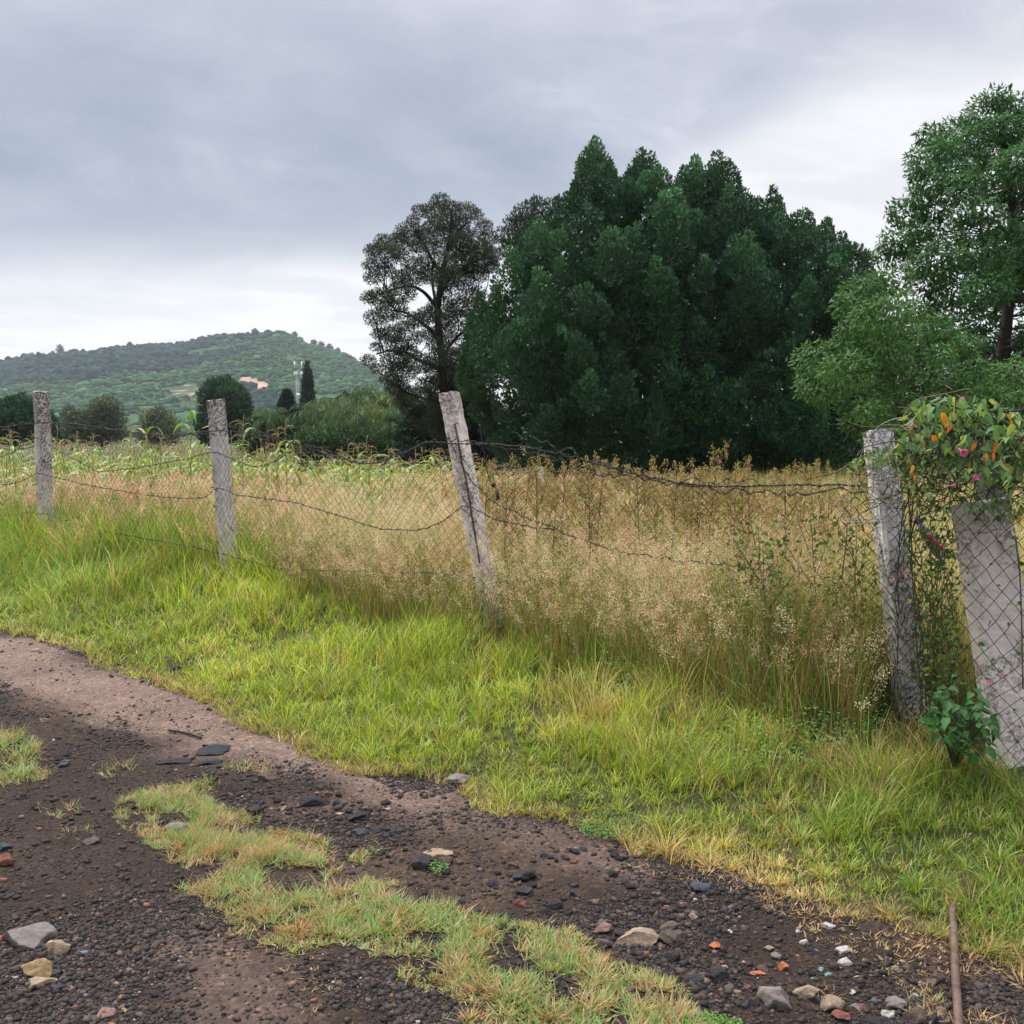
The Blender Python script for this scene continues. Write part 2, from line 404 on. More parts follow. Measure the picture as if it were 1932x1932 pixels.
def ground_color(x, y):
    n, t = nt(x, y); ne = nedge(t)
    c = np.tile(np.array([0.038, 0.0262, 0.0195]), (len(x), 1))                     # dark volcanic grit
    br = fbm(x*1.3, y*1.3, 44)
    brown = np.array([0.080, 0.053, 0.037])
    k = ss(br, 0.48, 0.68)[:, None]*0.75; c = c*(1-k)+brown*k
    far = ss(y, 5.0, 8.5)*ss(-x, 0.0, 2.5)
    mud = softin(x, y, MUD, 0.16, 2.2)*1.0
    mud = np.maximum(mud, 0)
    rt = np.zeros(len(x))
    for q in range(5):
        for RP in (RUT, RUT2): rt = np.maximum(rt, 0)+softin(x+0.06*math.cos(q*1.25), y+0.08*math.sin(q*1.25), RP, 0.12, 2.5)/5.0
    rt = np.clip(rt, 0, 1)[:, None]*0.8; c = c*(1-rt)+np.array([0.105, 0.074, 0.058])*rt
    # soft blend by averaging a few jittered tests
    acc = mud.astype(float)
    for q in range(5):
        acc = acc+softin(x+0.07*math.cos(q*1.25), y+0.12*math.sin(q*1.25), MUD, 0.16, 2.2)
    k = (acc/6)[:, None]; c = c*(1-k)+np.array([0.165, 0.114, 0.089])*k
    inb = ss(n, ne-0.05, ne+0.25)[:, None]
    c = c*(1-inb)+np.array([0.045, 0.048, 0.016])*inb
    g = ss(n, 5.0, 6.5)[:, None]*ss(np.hypot(x, y), 15, 40)[:, None]
    c = c*(1-g)+np.array([0.09, 0.10, 0.04])*g
    return c
a1 = np.arange(-36, 36.01, 0.11); a0 = np.concatenate([np.arange(-180, -36, 6.0), a1, np.arange(40, 181, 6.0)])
A = np.radians(a0)
r0 = 1.3*1.0042**np.arange(int(math.log(18/1.3)/math.log(1.0042)))
r1 = r0[-1]*1.06**np.arange(1, 95)
Rr = np.concatenate([[0.02, 0.7], r0, r1]); Rr = Rr[Rr < 5200]
AA, RR = np.meshgrid(A, Rr); gx = (RR*np.sin(AA)).ravel(); gy = (RR*np.cos(AA)).ravel()
gz = height(gx, gy)
na, nr = len(A), len(Rr)
i = np.arange(nr-1)[:, None]*na; k = np.arange(na-1)[None]
Q = np.stack([i+k, i+k+1, i+na+k+1, i+na+k], -1).reshape(-1, 4)[:, ::-1]
mb = MB(); mb.add(np.stack([gx, gy, gz], 1), Q, None, ground_color(gx, gy))
g = mb.build('ground', M_GROUND); tag(g, kind='structure')

# ================================================================== HILL
RIDGE = [(-700, 760), (-400, 705), (-150, 690), (0, 686), (40, 681), (100, 674), (160, 669), (210, 661), (260, 657), (330, 653), (380, 643), (420, 634), (460, 632), (500, 630), (528, 626), (556, 633), (585, 651), (620, 659), (660, 672), (700, 694), (735, 722), (780, 752), (850, 778), (1000, 800), (1300, 815), (1700, 822)]
HR = 1450.0
rp = np.array(RIDGE, float)
haz = (rp[:, 0]-HALF)/F; hz = (824-rp[:, 1])/F*HR
def hill_z(x, y):
    # plain picture-plane slope turned into a real ridge running across at y = HR
    el_ = np.interp(x/np.maximum(y, 1), haz, hz/HR); H = el_*HR
    s = ss(y, 480, HR)**0.9
    back = 1-ss(y, HR, HR+700)
    gul = (fbm(x*0.006, y*0.004, 71, 5)-0.5)
    z = el_*np.minimum(y, HR)*s*back + gul*30*np.sin(np.clip((y-520)/(HR-520), 0, 1)*math.pi)*np.clip(H/60, 0, 1)*(1-ss(y, 1200, HR))
    return z
ys = np.concatenate([np.linspace(520, HR, 190), np.linspace(HR+12, HR+700, 30)]); xs = np.linspace(-1250, 850, 420)
XX, YY = np.meshgrid(xs, ys); hx, hy = XX.ravel(), YY.ravel(); hzz = hill_z(hx, hy)-0.8
nx_, ny_ = len(xs), len(ys)
i = np.arange(ny_-1)[:, None]*nx_; k = np.arange(nx_-1)[None]
Q = np.stack([i+k, i+k+1, i+nx_+k+1, i+nx_+k], -1).reshape(-1, 4)
def proj(x, y, z):
    d = np.stack([x, y, z-CAM[2]], -1); dep = d@FW
    return HALF+F*d[..., 0]/dep, HALF-F*(d@UP)/dep
SC1 = np.array([(450, 716), (470, 708), (488, 716), (508, 722), (512, 730), (502, 740), (488, 744), (482, 736), (470, 732), (452, 728)], float)
SC2 = np.array([(310, 735), (340, 728), (358, 726), (380, 735), (385, 745), (350, 752), (330, 744)], float)
u_, v_ = proj(hx, hy, hzz)
du = (fbm(hx*0.03, hy*0.03, 8)-0.5)*22; dv = (fbm(hx*0.03, hy*0.03, 18)-0.5)*14
sc = inpoly(u_+du, v_+dv, SC1) | (inpoly(u_+du, v_+dv, SC2) & (fbm(hx*0.05, hy*0.05, 28) > 0.38))
hc = np.array([0.028, 0.068, 0.024])*(0.7+0.7*fbm(hx*0.02, hy*0.02, 3)[:, None])
hc[sc] = np.array([0.34, 0.21, 0.14])
mb = MB(); mb.add(np.stack([hx, hy, hzz], 1), Q, None, hc)
tag(mb.build('hill', mat_attr('hillside', 0.95, 0.1, 0, 0, 0.35, 0, 0.02)), kind='structure')
# scrub and forest on the hill: uncountable
def ico():
    p = (1+5**.5)/2
    V = unit(np.array([[-1, p, 0], [1, p, 0], [-1, -p, 0], [1, -p, 0], [0, -1, p], [0, 1, p], [0, -1, -p], [0, 1, -p], [p, 0, -1], [p, 0, 1], [-p, 0, -1], [-p, 0, 1]], float))
    T = np.array([[0, 11, 5], [0, 5, 1], [0, 1, 7], [0, 7, 10], [0, 10, 11], [1, 5, 9], [5, 11, 4], [11, 10, 2], [10, 7, 6], [7, 1, 8], [3, 9, 4], [3, 4, 2], [3, 2, 6], [3, 6, 8], [3, 8, 9], [4, 9, 5], [2, 4, 11], [6, 2, 10], [8, 6, 7], [9, 8, 1]])
    return V, T
IV, IT = ico()
CV = np.array([[x, y, z] for x in (-1, 1) for y in (-1, 1) for z in (-1, 1)])*0.72
CQ = np.array([[0, 1, 3, 2], [4, 6, 7, 5], [0, 4, 5, 1], [2, 3, 7, 6], [0, 2, 6, 4], [1, 5, 7, 3]])
def chunks(mb, P, S, C):
    N = len(P); V = CV[None]*rng.uniform(0.45, 1.25, (N, 8, 3)); a = rng.uniform(0, 6.28, N); b = rng.uniform(-.9, .9, N)
    ca, sa, cb, sb = np.cos(a), np.sin(a), np.cos(b), np.sin(b)
    x, y, z = V[..., 0], V[..., 1]*cb[:, None]-V[..., 2]*sb[:, None], V[..., 1]*sb[:, None]+V[..., 2]*cb[:, None]
    V = np.stack([x*S[:, 0:1], y*S[:, 1:2], z*S[:, 2:3]], -1)
    V = np.stack([V[..., 0]*ca[:, None]-V[..., 1]*sa[:, None], V[..., 0]*sa[:, None]+V[..., 1]*ca[:, None], V[..., 2]], -1)+P[:, None]
    mb.add(V.reshape(-1, 3), ((np.arange(N)*8)[:, None, None]+CQ[None]).reshape(-1, 4), None, np.repeat(C, 8, 0))
def blobs(mb, P, S, C, jit=0.25, rot=True):
    N = len(P); V = IV[None]*(1+rng.uniform(-jit, jit, (N, 12, 1)))
    if rot:
        q = unit(rng.normal(size=(N, 4))); w_, x_, y_, z_ = q.T
        R = np.stack([1-2*(y_**2+z_**2), 2*(x_*y_-z_*w_), 2*(x_*z_+y_*w_), 2*(x_*y_+z_*w_), 1-2*(x_**2+z_**2), 2*(y_*z_-x_*w_), 2*(x_*z_-y_*w_), 2*(y_*z_+x_*w_), 1-2*(x_**2+y_**2)], 1).reshape(N, 3, 3)
        V = np.einsum('nij,nkj->nki', R, V)
    V = V*S[:, None]+P[:, None]
    T = (np.arange(N)*12)[:, None, None]+IT[None]
    mb.add(V.reshape(-1, 3), None, T.reshape(-1, 3), np.repeat(C, 12, 0))
mb = MB()
N = 62000
px_ = rng.uniform(-60, 900, N); yy = HR-(HR-560)*rng.uniform(0, 1, N)**1.15; xx = (px_-HALF)/F*yy
zz_ = hill_z(xx, yy); uu, vv_ = proj(xx, yy, zz_)
ridge_v = np.interp(uu, rp[:, 0], rp[:, 1])
du = (fbm(xx*0.03, yy*0.03, 8)-0.5)*22; dv = (fbm(xx*0.03, yy*0.03, 18)-0.5)*14
forest = (vv_-ridge_v < 48+30*(fbm(xx*0.01, yy*0.01, 31)-0.5)) & (uu < 250+360*fbm(xx*0.012, yy*0.012, 5))
forest |= inpoly(uu, vv_, np.array([(440, 735), (520, 735), (510, 790), (450, 790)], float))
sparse = fbm(xx*0.02, yy*0.02, 77)
keep = ~(inpoly(uu+du, vv_+dv, SC1) | inpoly(uu+du, vv_+dv, SC2)) & ((vv_-ridge_v > -0.5)) & (forest | (rng.random(N) < 0.15+1.9*(sparse-0.35)))
xx, yy, zz_, forest = xx[keep], yy[keep], zz_[keep], forest[keep]; N = len(xx)
s = np.exp(rng.normal(0.52, 0.40, N))*np.where(forest, 1.0, 0.9)
S = np.stack([s*rng.uniform(1, 1.5, N), s*1.2, s*np.where(forest, rng.uniform(0.8, 1.3, N), rng.uniform(0.5, 0.9, N))], 1)
C = np.where(forest[:, None], np.array([0.013, 0.032, 0.022]), np.array([0.034, 0.078, 0.026]))*np.exp(rng.normal(0, 0.38, (N, 1)))
blobs(mb, np.stack([xx, yy, zz_+S[:, 2]*0.4], 1), S, C, 0.35, False)
tag(mb.build('hill_scrub', mat_attr('scrub', 0.95, 0.1), smooth=False), 'dark green scrub and woodland covering the distant hillside', 'woodland', kind='stuff')

# ================================================================== TREES
def cloud(mb, C, R, n, L, W, color, var=0.25, up=0.5, shell=0.35, out=0.8, ctint=0.15, tints=None):
    C = np.asarray(C, float); N = len(C); R = np.asarray(R, float)
    if R.ndim == 1: R = np.repeat(R[:, None], 3, 1)
    n = np.broadcast_to(np.asarray(n), N).astype(int); idx = np.repeat(np.arange(N), n); M = len(idx)
    d = rdir(M); u = shell+(1-shell)*rng.random(M)**0.5
    P = C[idx]+d*u[:, None]*R[idx]
    D = out*d+up*np.array([0, 0, 1.0])+0.7*rdir(M)
    tint = rng.uniform(1-ctint, 1+ctint, (N, 1))[idx]
    if tints is not None: tint = tint*tints[:, None][idx]
    col_ = np.asarray(color)*tint*rng.uniform(1-var, 1+var, (M, 1))*np.array([1, 1, 1.0])
    Ls = L*rng.uniform(0.7, 1.3, M)
    leaves(mb, P, D, Ls, Ls*W, col_, nrm=d+np.array([0, 0, 0.6]))
def edge_dist(px, py, P):
    d = np.full(len(px), 1e9)
    for i in range(len(P)):
        a = P[i-1]; b = P[i]; ab = b-a; t = np.clip(((px-a[0])*ab[0]+(py-a[1])*ab[1])/(ab@ab+1e-9), 0, 1)
        d = np.minimum(d, np.hypot(px-a[0]-t*ab[0], py-a[1]-t*ab[1]))
    return d
def poisson(P, sp, tries=6000, holes=()):
    lo, hi = P.min(0), P.max(0); out = []
    c = rng.uniform(lo, hi, (tries, 2)); m = inpoly(c[:, 0], c[:, 1], P)
    for h in holes: m &= ~inpoly(c[:, 0], c[:, 1], np.array(h, float))
    for q in c[m]:
        if not out or np.min(np.hypot(*(np.array(out)-q).T)) > sp: out.append(q)
    return np.array(out)
def branch(mb, a, b, r0, r1, sag=0.12, sides=5, C=(0.05, 0.042, 0.035), k=7):
    a, b = np.asarray(a, float), np.asarray(b, float); u = np.linspace(0, 1, k)[:, None]; L = np.linalg.norm(b-a)
    P = a+(b-a)*u; P[:, 2] += (np.sin(u[:, 0]*math.pi)*-sag*L*0.5+ (u[:, 0]**2-u[:, 0])*sag*L)
    P[1:-1] += rng.normal(0, 0.015*L, (k-2, 3))
    V, Q, T = tube(P, np.linspace(r0, r1, k), sides); mb.add(V, Q, T, C)

BARK = (0.055, 0.045, 0.036)
# ---- the big dense fig tree
FIG = np.array([(868, 660), (880, 600), (935, 560), (905, 545), (955, 500), (985, 450), (1015, 415), (1060, 372), (1072, 330), (1095, 312), (1122, 282), (1150, 312), (1168, 345), (1186, 345), (1196, 322), (1212, 308), (1240, 330),
                (1285, 330), (1300, 306), (1322, 318), (1360, 316), (1384, 322), (1400, 358), (1432, 385), (1440, 366), (1458, 360), (1476, 380), (1476, 425), (1515, 412), (1560, 425), (1585, 450), (1610, 475), (1648, 500), (1650, 560), (1690, 640), (1700, 925), (960, 925), (935, 800), (930, 740), (880, 700)], float)
DY = 36.0
root = empty('fig_tree', (at_y(1290, 900, DY+1)[0], DY+1, -0.3), 'huge dense dark green tree with many pointed tufts in the centre right', 'tree')
pts = poisson(FIG, 31, 9000); pts = pts[(edge_dist(pts[:, 0], pts[:, 1], FIG) > 15) | (pts[:, 1] > 820)]
ed = edge_dist(pts[:, 0], pts[:, 1], FIG); bul = 5.2*np.sqrt(1-(1-np.clip(ed/170, 0, 1))**2)
lob = poisson(FIG, 66, 9000); dl = np.min(np.hypot(pts[:, None, 0]-lob[None, :, 0], (pts[:, None, 1]-lob[None, :, 1]-8)*0.62), axis=1)
relief = 2.4*np.clip(1-(dl/40)**2, -0.55, 1); li = np.argmin(np.hypot(pts[:, None, 0]-lob[None, :, 0], (pts[:, None, 1]-lob[None, :, 1]-8)*0.62), axis=1); lt = rng.uniform(0.75, 1.3, len(lob))[li]*(1+0.25*(relief > 0.6))  # random tone per lobe; protruding lobes tinted lighter as if lit
front = np.array([at_y(p[0], p[1], DY-b-q+0.6+rng.uniform(-0.25, 0.25)) for p, b, q in zip(pts, bul, relief)])
TIPS = [(1122, 300), (1100, 335), (1150, 330), (1205, 325), (1192, 345), (1240, 345), (1312, 322), (1290, 340), (1365, 335), (1345, 330), (1390, 370), (1458, 378), (1468, 400), (1448, 420), (1525, 428), (1560, 438), (1500, 445), (1590, 465), (1632, 500), (1085, 370), (1050, 400), (1010, 440), (985, 475), (935, 565), (905, 580), (892, 615), (885, 655), (892, 700), (905, 740), (915, 600), (925, 640), (915, 690), (930, 770), (940, 800), (950, 840), (960, 870), (880, 680), (1645, 540), (1345, 360), (1430, 400)]
tipc = np.array([at_y(x, y+8, DY+rng.uniform(-1, 1)) for x, y in TIPS])
back = np.array([at_y(p[0], p[1], DY+b*0.8+0.3) for p, b in zip(pts[::2], bul[::2])])
mb = MB(); N = len(front)
R = rng.uniform(0.34, 0.62, N); R = np.minimum(R, 0.26+ed/F*DY*0.9)
FIGC = (0.026, 0.068, 0.026)
# every clump is an upward pointing spray: stacked lobes that narrow to the tip
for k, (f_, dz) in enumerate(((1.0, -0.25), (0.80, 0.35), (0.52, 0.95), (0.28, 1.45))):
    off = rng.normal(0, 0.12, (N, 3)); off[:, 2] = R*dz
    rk = R*f_; cloud(mb, front+off, np.stack([rk, rk, rk*0.9], 1), (rk**2*1800).astype(int)+30, 0.105, 0.50, np.array(FIGC)*(np.array([0.85, 0.95, 1.35, 1.9])[k]), 0.35, 1.1, 0.72, 0.9, 0.15, tints=lt)  # light painted into leaf colour: bright towards the tip, darker below
for f_, dz in ((0.42, -0.55), (0.34, -0.15), (0.24, 0.2), (0.13, 0.5)):
    cloud(mb, tipc+np.array([0, 0, dz]), np.full((len(tipc), 3), f_), int(f_**2*3200)+36, 0.10, 0.5, np.array(FIGC)*1.3, 0.35, 1.1, 0.5, 0.9, 0.1)
cloud(mb, back, np.full(len(back), 0.7), 420, 0.16, 0.5, FIGC, 0.3, 0.5, 0.5)
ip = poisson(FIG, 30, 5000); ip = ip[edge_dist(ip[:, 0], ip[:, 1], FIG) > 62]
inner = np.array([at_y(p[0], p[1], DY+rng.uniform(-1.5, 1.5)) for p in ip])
cloud(mb, inner, np.full(len(inner), 0.9), 130, 0.26, 0.6, np.array(FIGC)*0.8, 0.3, 0.2, 0.2)  # darker leaf colour stands in for shade inside the crown
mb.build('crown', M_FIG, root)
mb = MB()
tb = np.array([root.location.x, DY+0.5, -0.4])
for k in range(5):
    b0 = tb+np.array([(k-2)*0.35, rng.uniform(-.3, .3), 0]); tip = at_y(1060+k*110+rng.uniform(-20, 20), 480+rng.uniform(-40, 60), DY)
    branch(mb, b0, tip, 0.28, 0.05, 0.02, 8, BARK, 10)
mb.build('trunk', M_BARK, root)

# ---- generic open-crowned tree
def open_tree(name, label, cat, outline, trunk, depth, thick, sp, leafL, leafW, color, n_per, rr, barkc=BARK, tr=(0.2, 0.06), holes=(), extra=(), up=0.2, group=None, out=0.8, bulk=150, brr=0.035, big=1.0, var=0.3, shell=0.15, limbs=(), edgek=0.35, flat_=0.8, tdep=0.0):
    P = np.array(outline, float)
    tp = [at_y(x, y, depth+tdep) for x, y in trunk]
    root = empty(name, (tp[0][0], tp[0][1], min(tp[0][2], 0)), label, cat, group)
    pts = poisson(P, sp, 5000, holes); ed = edge_dist(pts[:, 0], pts[:, 1], P)
    bul = thick*np.sqrt(1-(1-np.clip(ed/bulk, 0, 1))**2)*rng.uniform(-1, 1, len(pts))
    C = np.array([at_y(p[0], p[1], depth+b) for p, b in zip(pts, bul)])
    if len(extra): C = np.vstack([C, [at_y(x, y, depth+rng.uniform(-.3, .3)) for x, y in extra]]); ed = np.append(ed, np.full(len(extra), 12))
    R = rng.uniform(rr[0], rr[1], len(C)); R = np.minimum(R, edgek*rr[1]+ed/F*depth*1.1)
    Rv = np.stack([R*1.15, R*1.15, R*flat_], 1)
    mb = MB(); n = (np.clip((R/rr[1])**2, 0.12, 1)*n_per).astype(int)
    cloud(mb, C, Rv, n, leafL, leafW, color, var, up, shell, out)
    mb.build('crown', M_LEAF, root)
    mb = MB(); sp_ = smooth_path(tp, 5); V, Q, T = tube(sp_, np.linspace(tr[0], tr[1], len(sp_)), 8); mb.add(V, Q, T, barkc)
    for lm in limbs:
        lp = smooth_path([at_y(x, y, depth+0.25*math.sin(x*0.7+q*0.9)*q) for q, (x, y) in enumerate(lm)], 5); V, Q, T = tube(lp, np.linspace(0.09, 0.03, len(lp)), 6); mb.add(V, Q, T, barkc); sp_ = np.vstack([sp_, lp[3:]])
    for c, r in zip(C, R):
        # join each clump to a lower point of the trunk
        cand = sp_[sp_[:, 2] < c[2]-0.25*abs(c[0]-sp_[:, 0].mean())]
        if len(cand) == 0: cand = sp_[:1]
        d = np.linalg.norm((cand-c)*np.array([1, 1, 0.7]), axis=1); a = cand[np.argmin(d)]
        L = np.linalg.norm(c-a)
        if L > 0.15: branch(mb, a, c, min(brr, 0.014+0.010*L)*big, 0.008*big, 0.03, 4, barkc)
    mb.build('trunk', M_BARK, root)
    return root
# thin brown-green tree with visible trunk
PD = 42.0
open_tree('pine_tree', 'tall thin brown-green tree with dark forked trunk, left of the huge dense tree', 'tree',
    [(690, 480), (715, 455), (745, 435), (775, 425), (790, 395), (815, 375), (845, 372), (880, 380), (905, 410), (925, 435), (938, 475), (930, 510), (900, 530), (905, 570), (940, 620), (930, 700), (915, 760), (880, 800), (850, 830), (800, 810), (760, 770), (735, 735), (715, 700), (680, 672), (720, 650), (700, 600), (692, 560), (700, 520)],
    [(838, 900), (838, 800), (836, 720), (832, 660), (826, 600), (830, 545), (838, 500), (850, 440), (852, 395)], PD, 2.4, 22, 0.095, 0.32, (0.048, 0.055, 0.032), 2300, (0.32, 0.66), (0.035, 0.030, 0.026), (0.21, 0.05),
    holes=[[(750, 570), (790, 512), (828, 530), (826, 590), (775, 600)], [(720, 600), (760, 600), (750, 630), (715, 625)], [(880, 690), (905, 680), (900, 730), (880, 730)], [(760, 700), (800, 705), (790, 735), (760, 730)], [(845, 530), (890, 525), (900, 545), (850, 580)], [(770, 640), (825, 640), (820, 690), (780, 680)], [(845, 610), (885, 610), (885, 650), (848, 660)], [(715, 530), (745, 520), (750, 560), (720, 565)], [(845, 690), (875, 690), (860, 730)]],
    up=0.5, brr=0.035, var=0.35, limbs=[[(832, 650), (812, 622), (788, 604), (765, 590), (735, 585)], [(828, 585), (810, 562), (795, 548), (775, 540), (745, 545), (715, 555)], [(830, 560), (845, 530), (875, 505), (905, 490), (925, 488)],
        [(836, 700), (815, 690), (790, 680), (765, 665), (735, 662), (710, 668)], [(834, 680), (850, 650), (880, 620), (905, 600)], [(838, 745), (860, 720), (890, 700)], [(836, 520), (815, 490), (800, 460), (780, 440)], [(845, 470), (862, 440), (880, 420)], [(832, 600), (820, 560), (815, 520), (820, 480)], [(838, 760), (810, 755), (780, 745), (755, 735)]])
open_tree('pine_tree', 'dark feathery treetop showing between the thin brown-green tree and the huge dense tree', 'tree',
    [(943, 440), (965, 415), (985, 390), (1010, 378), (1040, 380), (1060, 400), (1050, 470), (1000, 480), (985, 500), (955, 490), (945, 470)],
    [(1020, 900), (1015, 600), (1010, 480), (1005, 395)], 44.0, 1.6, 15, 0.17, 0.26, (0.030, 0.050, 0.030), 380, (0.3, 0.6), tr=(0.2, 0.04), up=0.9, bulk=60)
# ash trees at the right
open_tree('ash_tree', 'very tall loose-crowned green tree at the right edge with sky showing through', 'tree',
    [(1675, 480), (1690, 450), (1700, 420), (1705, 380), (1730, 340), (1735, 290), (1745, 250), (1790, 245), (1835, 215), (1850, 180), (1885, 170), (1920, 200), (1990, 220), (2120, 330), (2200, 500), (2210, 760), (2150, 860), (1700, 850), (1660, 770), (1690, 640), (1730, 560), (1740, 515), (1700, 505)],
    [(1915, 960), (1905, 800), (1890, 700), (1900, 600), (1915, 450), (1900, 300), (1890, 220)], 21.0, 2.6, 30, 0.125, 0.34, (0.050, 0.120, 0.038), 620, (0.24, 0.47), tr=(0.20, 0.04),
    holes=[[(1860, 590), (1900, 560), (1910, 640), (1880, 650)], [(1800, 560), (1830, 550), (1830, 600)], [(1845, 660), (1890, 650), (1880, 690)], [(1770, 500), (1800, 490), (1810, 525), (1775, 530)], [(1740, 560), (1775, 560), (1770, 600)], [(1880, 460), (1905, 470), (1890, 500)], [(1760, 400), (1785, 395), (1780, 425)], [(1820, 330), (1850, 325), (1840, 355)], [(1900, 560), (1932, 540), (1932, 620), (1905, 640)]],
    up=-0.4, out=0.5, bulk=200, brr=0.016, shell=0.4, edgek=0.6, flat_=0.8)
open_tree('ash_tree', 'lower light green leafy tree between the huge dense tree and the tall right one', 'tree',
    [(1530, 695), (1545, 672), (1590, 650), (1583, 605), (1605, 585), (1612, 560), (1645, 545), (1655, 522), (1700, 520), (1712, 548), (1740, 560), (1752, 600), (1800, 640), (1850, 670), (1900, 690), (1990, 720), (2000, 850), (1700, 850), (1650, 830), (1610, 800), (1590, 790), (1575, 755), (1545, 740)],
    [(1730, 960), (1720, 880), (1700, 800), (1680, 700), (1670, 600)], 17.5, 2.2, 34, 0.105, 0.36, (0.068, 0.145, 0.038), 800, (0.16, 0.50), tdep=1.2, tr=(0.10, 0.02), up=-0.4, out=0.5, bulk=110, brr=0.012, shell=0.5, edgek=0.9, flat_=0.8)

# ---- trees beyond the field
def leafy(name, label, outline, depth, color, leafL=0.3, sp=9, rr=(0.5, 0.9), n_per=160, up=0.4, thick=2.0, group=None, trunk=None, leafW=0.35, edgek=0.6):
    P = np.array(outline, float); cxp = P[:, 0].mean()
    return open_tree(name, label, 'tree', outline, trunk or [(cxp, 850), (cxp, P[:, 1].max()), (cxp, P[:, 1].min()+10)], depth, thick, sp, leafL, leafW, color, n_per, rr, tr=(0.25, 0.05), up=up, bulk=35, group=group, edgek=edgek, shell=0.4, flat_=0.9)
G = 'trees beyond the field'  # left-hand far trees have leaf colour lightened to stand in for haze
leafy('pine_tree', 'big dark bushy conifer behind the second post from the left', [(385, 770), (380, 745), (395, 725), (410, 718), (430, 714), (450, 730), (460, 745), (470, 765), (462, 800), (440, 835), (385, 835), (372, 800)], 90, (0.036, 0.070, 0.038), 0.40, 6, (0.35, 0.75), 170, 0.7, 2.5, G, edgek=0.3)
leafy('pine_tree', 'dark green tree at the far left edge behind the leftmost post', [(-60, 770), (0, 762), (20, 756), (45, 748), (62, 758), (100, 790), (110, 830), (-60, 830)], 80, (0.028, 0.066, 0.038), 0.36, 7, (0.35, 0.75), 150, 0.6, 2, G, edgek=0.3)
leafy('pine_tree', 'olive brown feathery tree right of the leftmost post', [(155, 800), (165, 775), (180, 757), (205, 750), (225, 765), (232, 790), (236, 835), (150, 835)], 110, (0.068, 0.084, 0.055), 0.42, 6, (0.4, 0.8), 80, 0.5, 2, G, edgek=0.3)
leafy('round_tree', 'small olive tree between the leftmost post and the feathery tree', [(112, 800), (128, 775), (150, 778), (160, 800), (160, 835), (112, 835)], 110, (0.068, 0.084, 0.055), 0.40, 7, (0.5, 0.9), 80, 0.5, 2, G)
leafy('round_tree', 'pale grey-green round tree low against the hill left of the second post', [(268, 800), (280, 782), (300, 775), (320, 785), (330, 805), (330, 835), (262, 835)], 130, (0.085, 0.110, 0.062), 0.5, 6, (0.6, 1.0), 90, 0.4, 2, G)
leafy('round_tree', 'dark leafy bush under the palms at the left', [(470, 800), (500, 790), (530, 795), (560, 800), (570, 860), (460, 860)], 62, (0.028, 0.060, 0.026), 0.25, 7, (0.35, 0.7), 160, 0.4, 1.5, G)
leafy('round_tree', 'dark green treetop rising behind the palms', [(625, 790), (635, 765), (650, 750), (675, 757), (690, 780), (690, 810), (625, 810)], 75, (0.026, 0.052, 0.030), 0.3, 7, (0.4, 0.7), 170, 0.4, 1.5, G)
leafy('round_tree', 'dark tree filling the gap between the palms and the huge dense tree', [(760, 800), (800, 775), (850, 765), (900, 750), (950, 780), (970, 890), (760, 890)], 46, (0.017, 0.034, 0.019), 0.22, 10, (0.35, 0.6), 300, 0.4, 1.5, G)
leafy('round_tree', 'low mid green bush under the palms behind the middle post', [(560, 830), (640, 815), (740, 820), (800, 820), (880, 835), (900, 880), (560, 880)], 48, (0.032, 0.070, 0.024), 0.2, 10, (0.3, 0.5), 200, 0.4, 1.2, G)
# columnar cypress
r_ = leafy('cypress_tree', 'narrow pointed dark cypress beside the telecom mast', [(580, 683), (586, 705), (588, 730), (592, 760), (594, 800), (566, 800), (568, 765), (572, 735), (575, 705)], 150, (0.022, 0.045, 0.030), 0.5, 4.5, (0.5, 0.95), 230, 1.3, 0.6, G, edgek=0.12)
# tiered araucaria
def araucaria(px, ptop, pbot, depth, label):
    top, bot = at_y(px, ptop, depth), at_y(px, pbot, depth); H = top[2]-bot[2]
    root = empty('araucaria_tree', (bot[0], bot[1], min(bot[2], -0.3)), label, 'tree', G)
    mbt, mbc = MB(), MB(); V, Q, T = tube([[bot[0], bot[1], -0.5], bot, top], [0.3, 0.2, 0.03], 6); mbt.add(V, Q, T, BARK)
    for k in range(13):
        u = k/13; z = bot[2]+H*(0.12+0.86*u); L = (1-u)**0.9*H*0.33+0.12
        for j in range(7):
            a = j*2*math.pi/7+k*0.5; e = np.array([top[0]+math.cos(a)*L, top[1]+math.sin(a)*L, z+L*0.12])
            branch(mbt, [top[0], top[1], z], e, 0.05, 0.02, 0.1, 4)
            s_ = np.linspace(0.15, 1, 16)[:, None]; P = np.array([top[0], top[1], z])*(1-s_)+e*s_
            P = np.repeat(P, 5, 0); leaves(mbc, P, unit(e-np.array([top[0], top[1], z]))+0.8*rdir(len(P)), 0.38, 0.11, np.array([0.018, 0.044, 0.030])*rng.uniform(.7, 1.3, (len(P), 1)))
    mbc.build('crown', M_LEAF, root); mbt.build('trunk', M_BARK, root)
araucaria(541, 731, 812, 120, 'small tiered dark conifer left of the telecom mast')
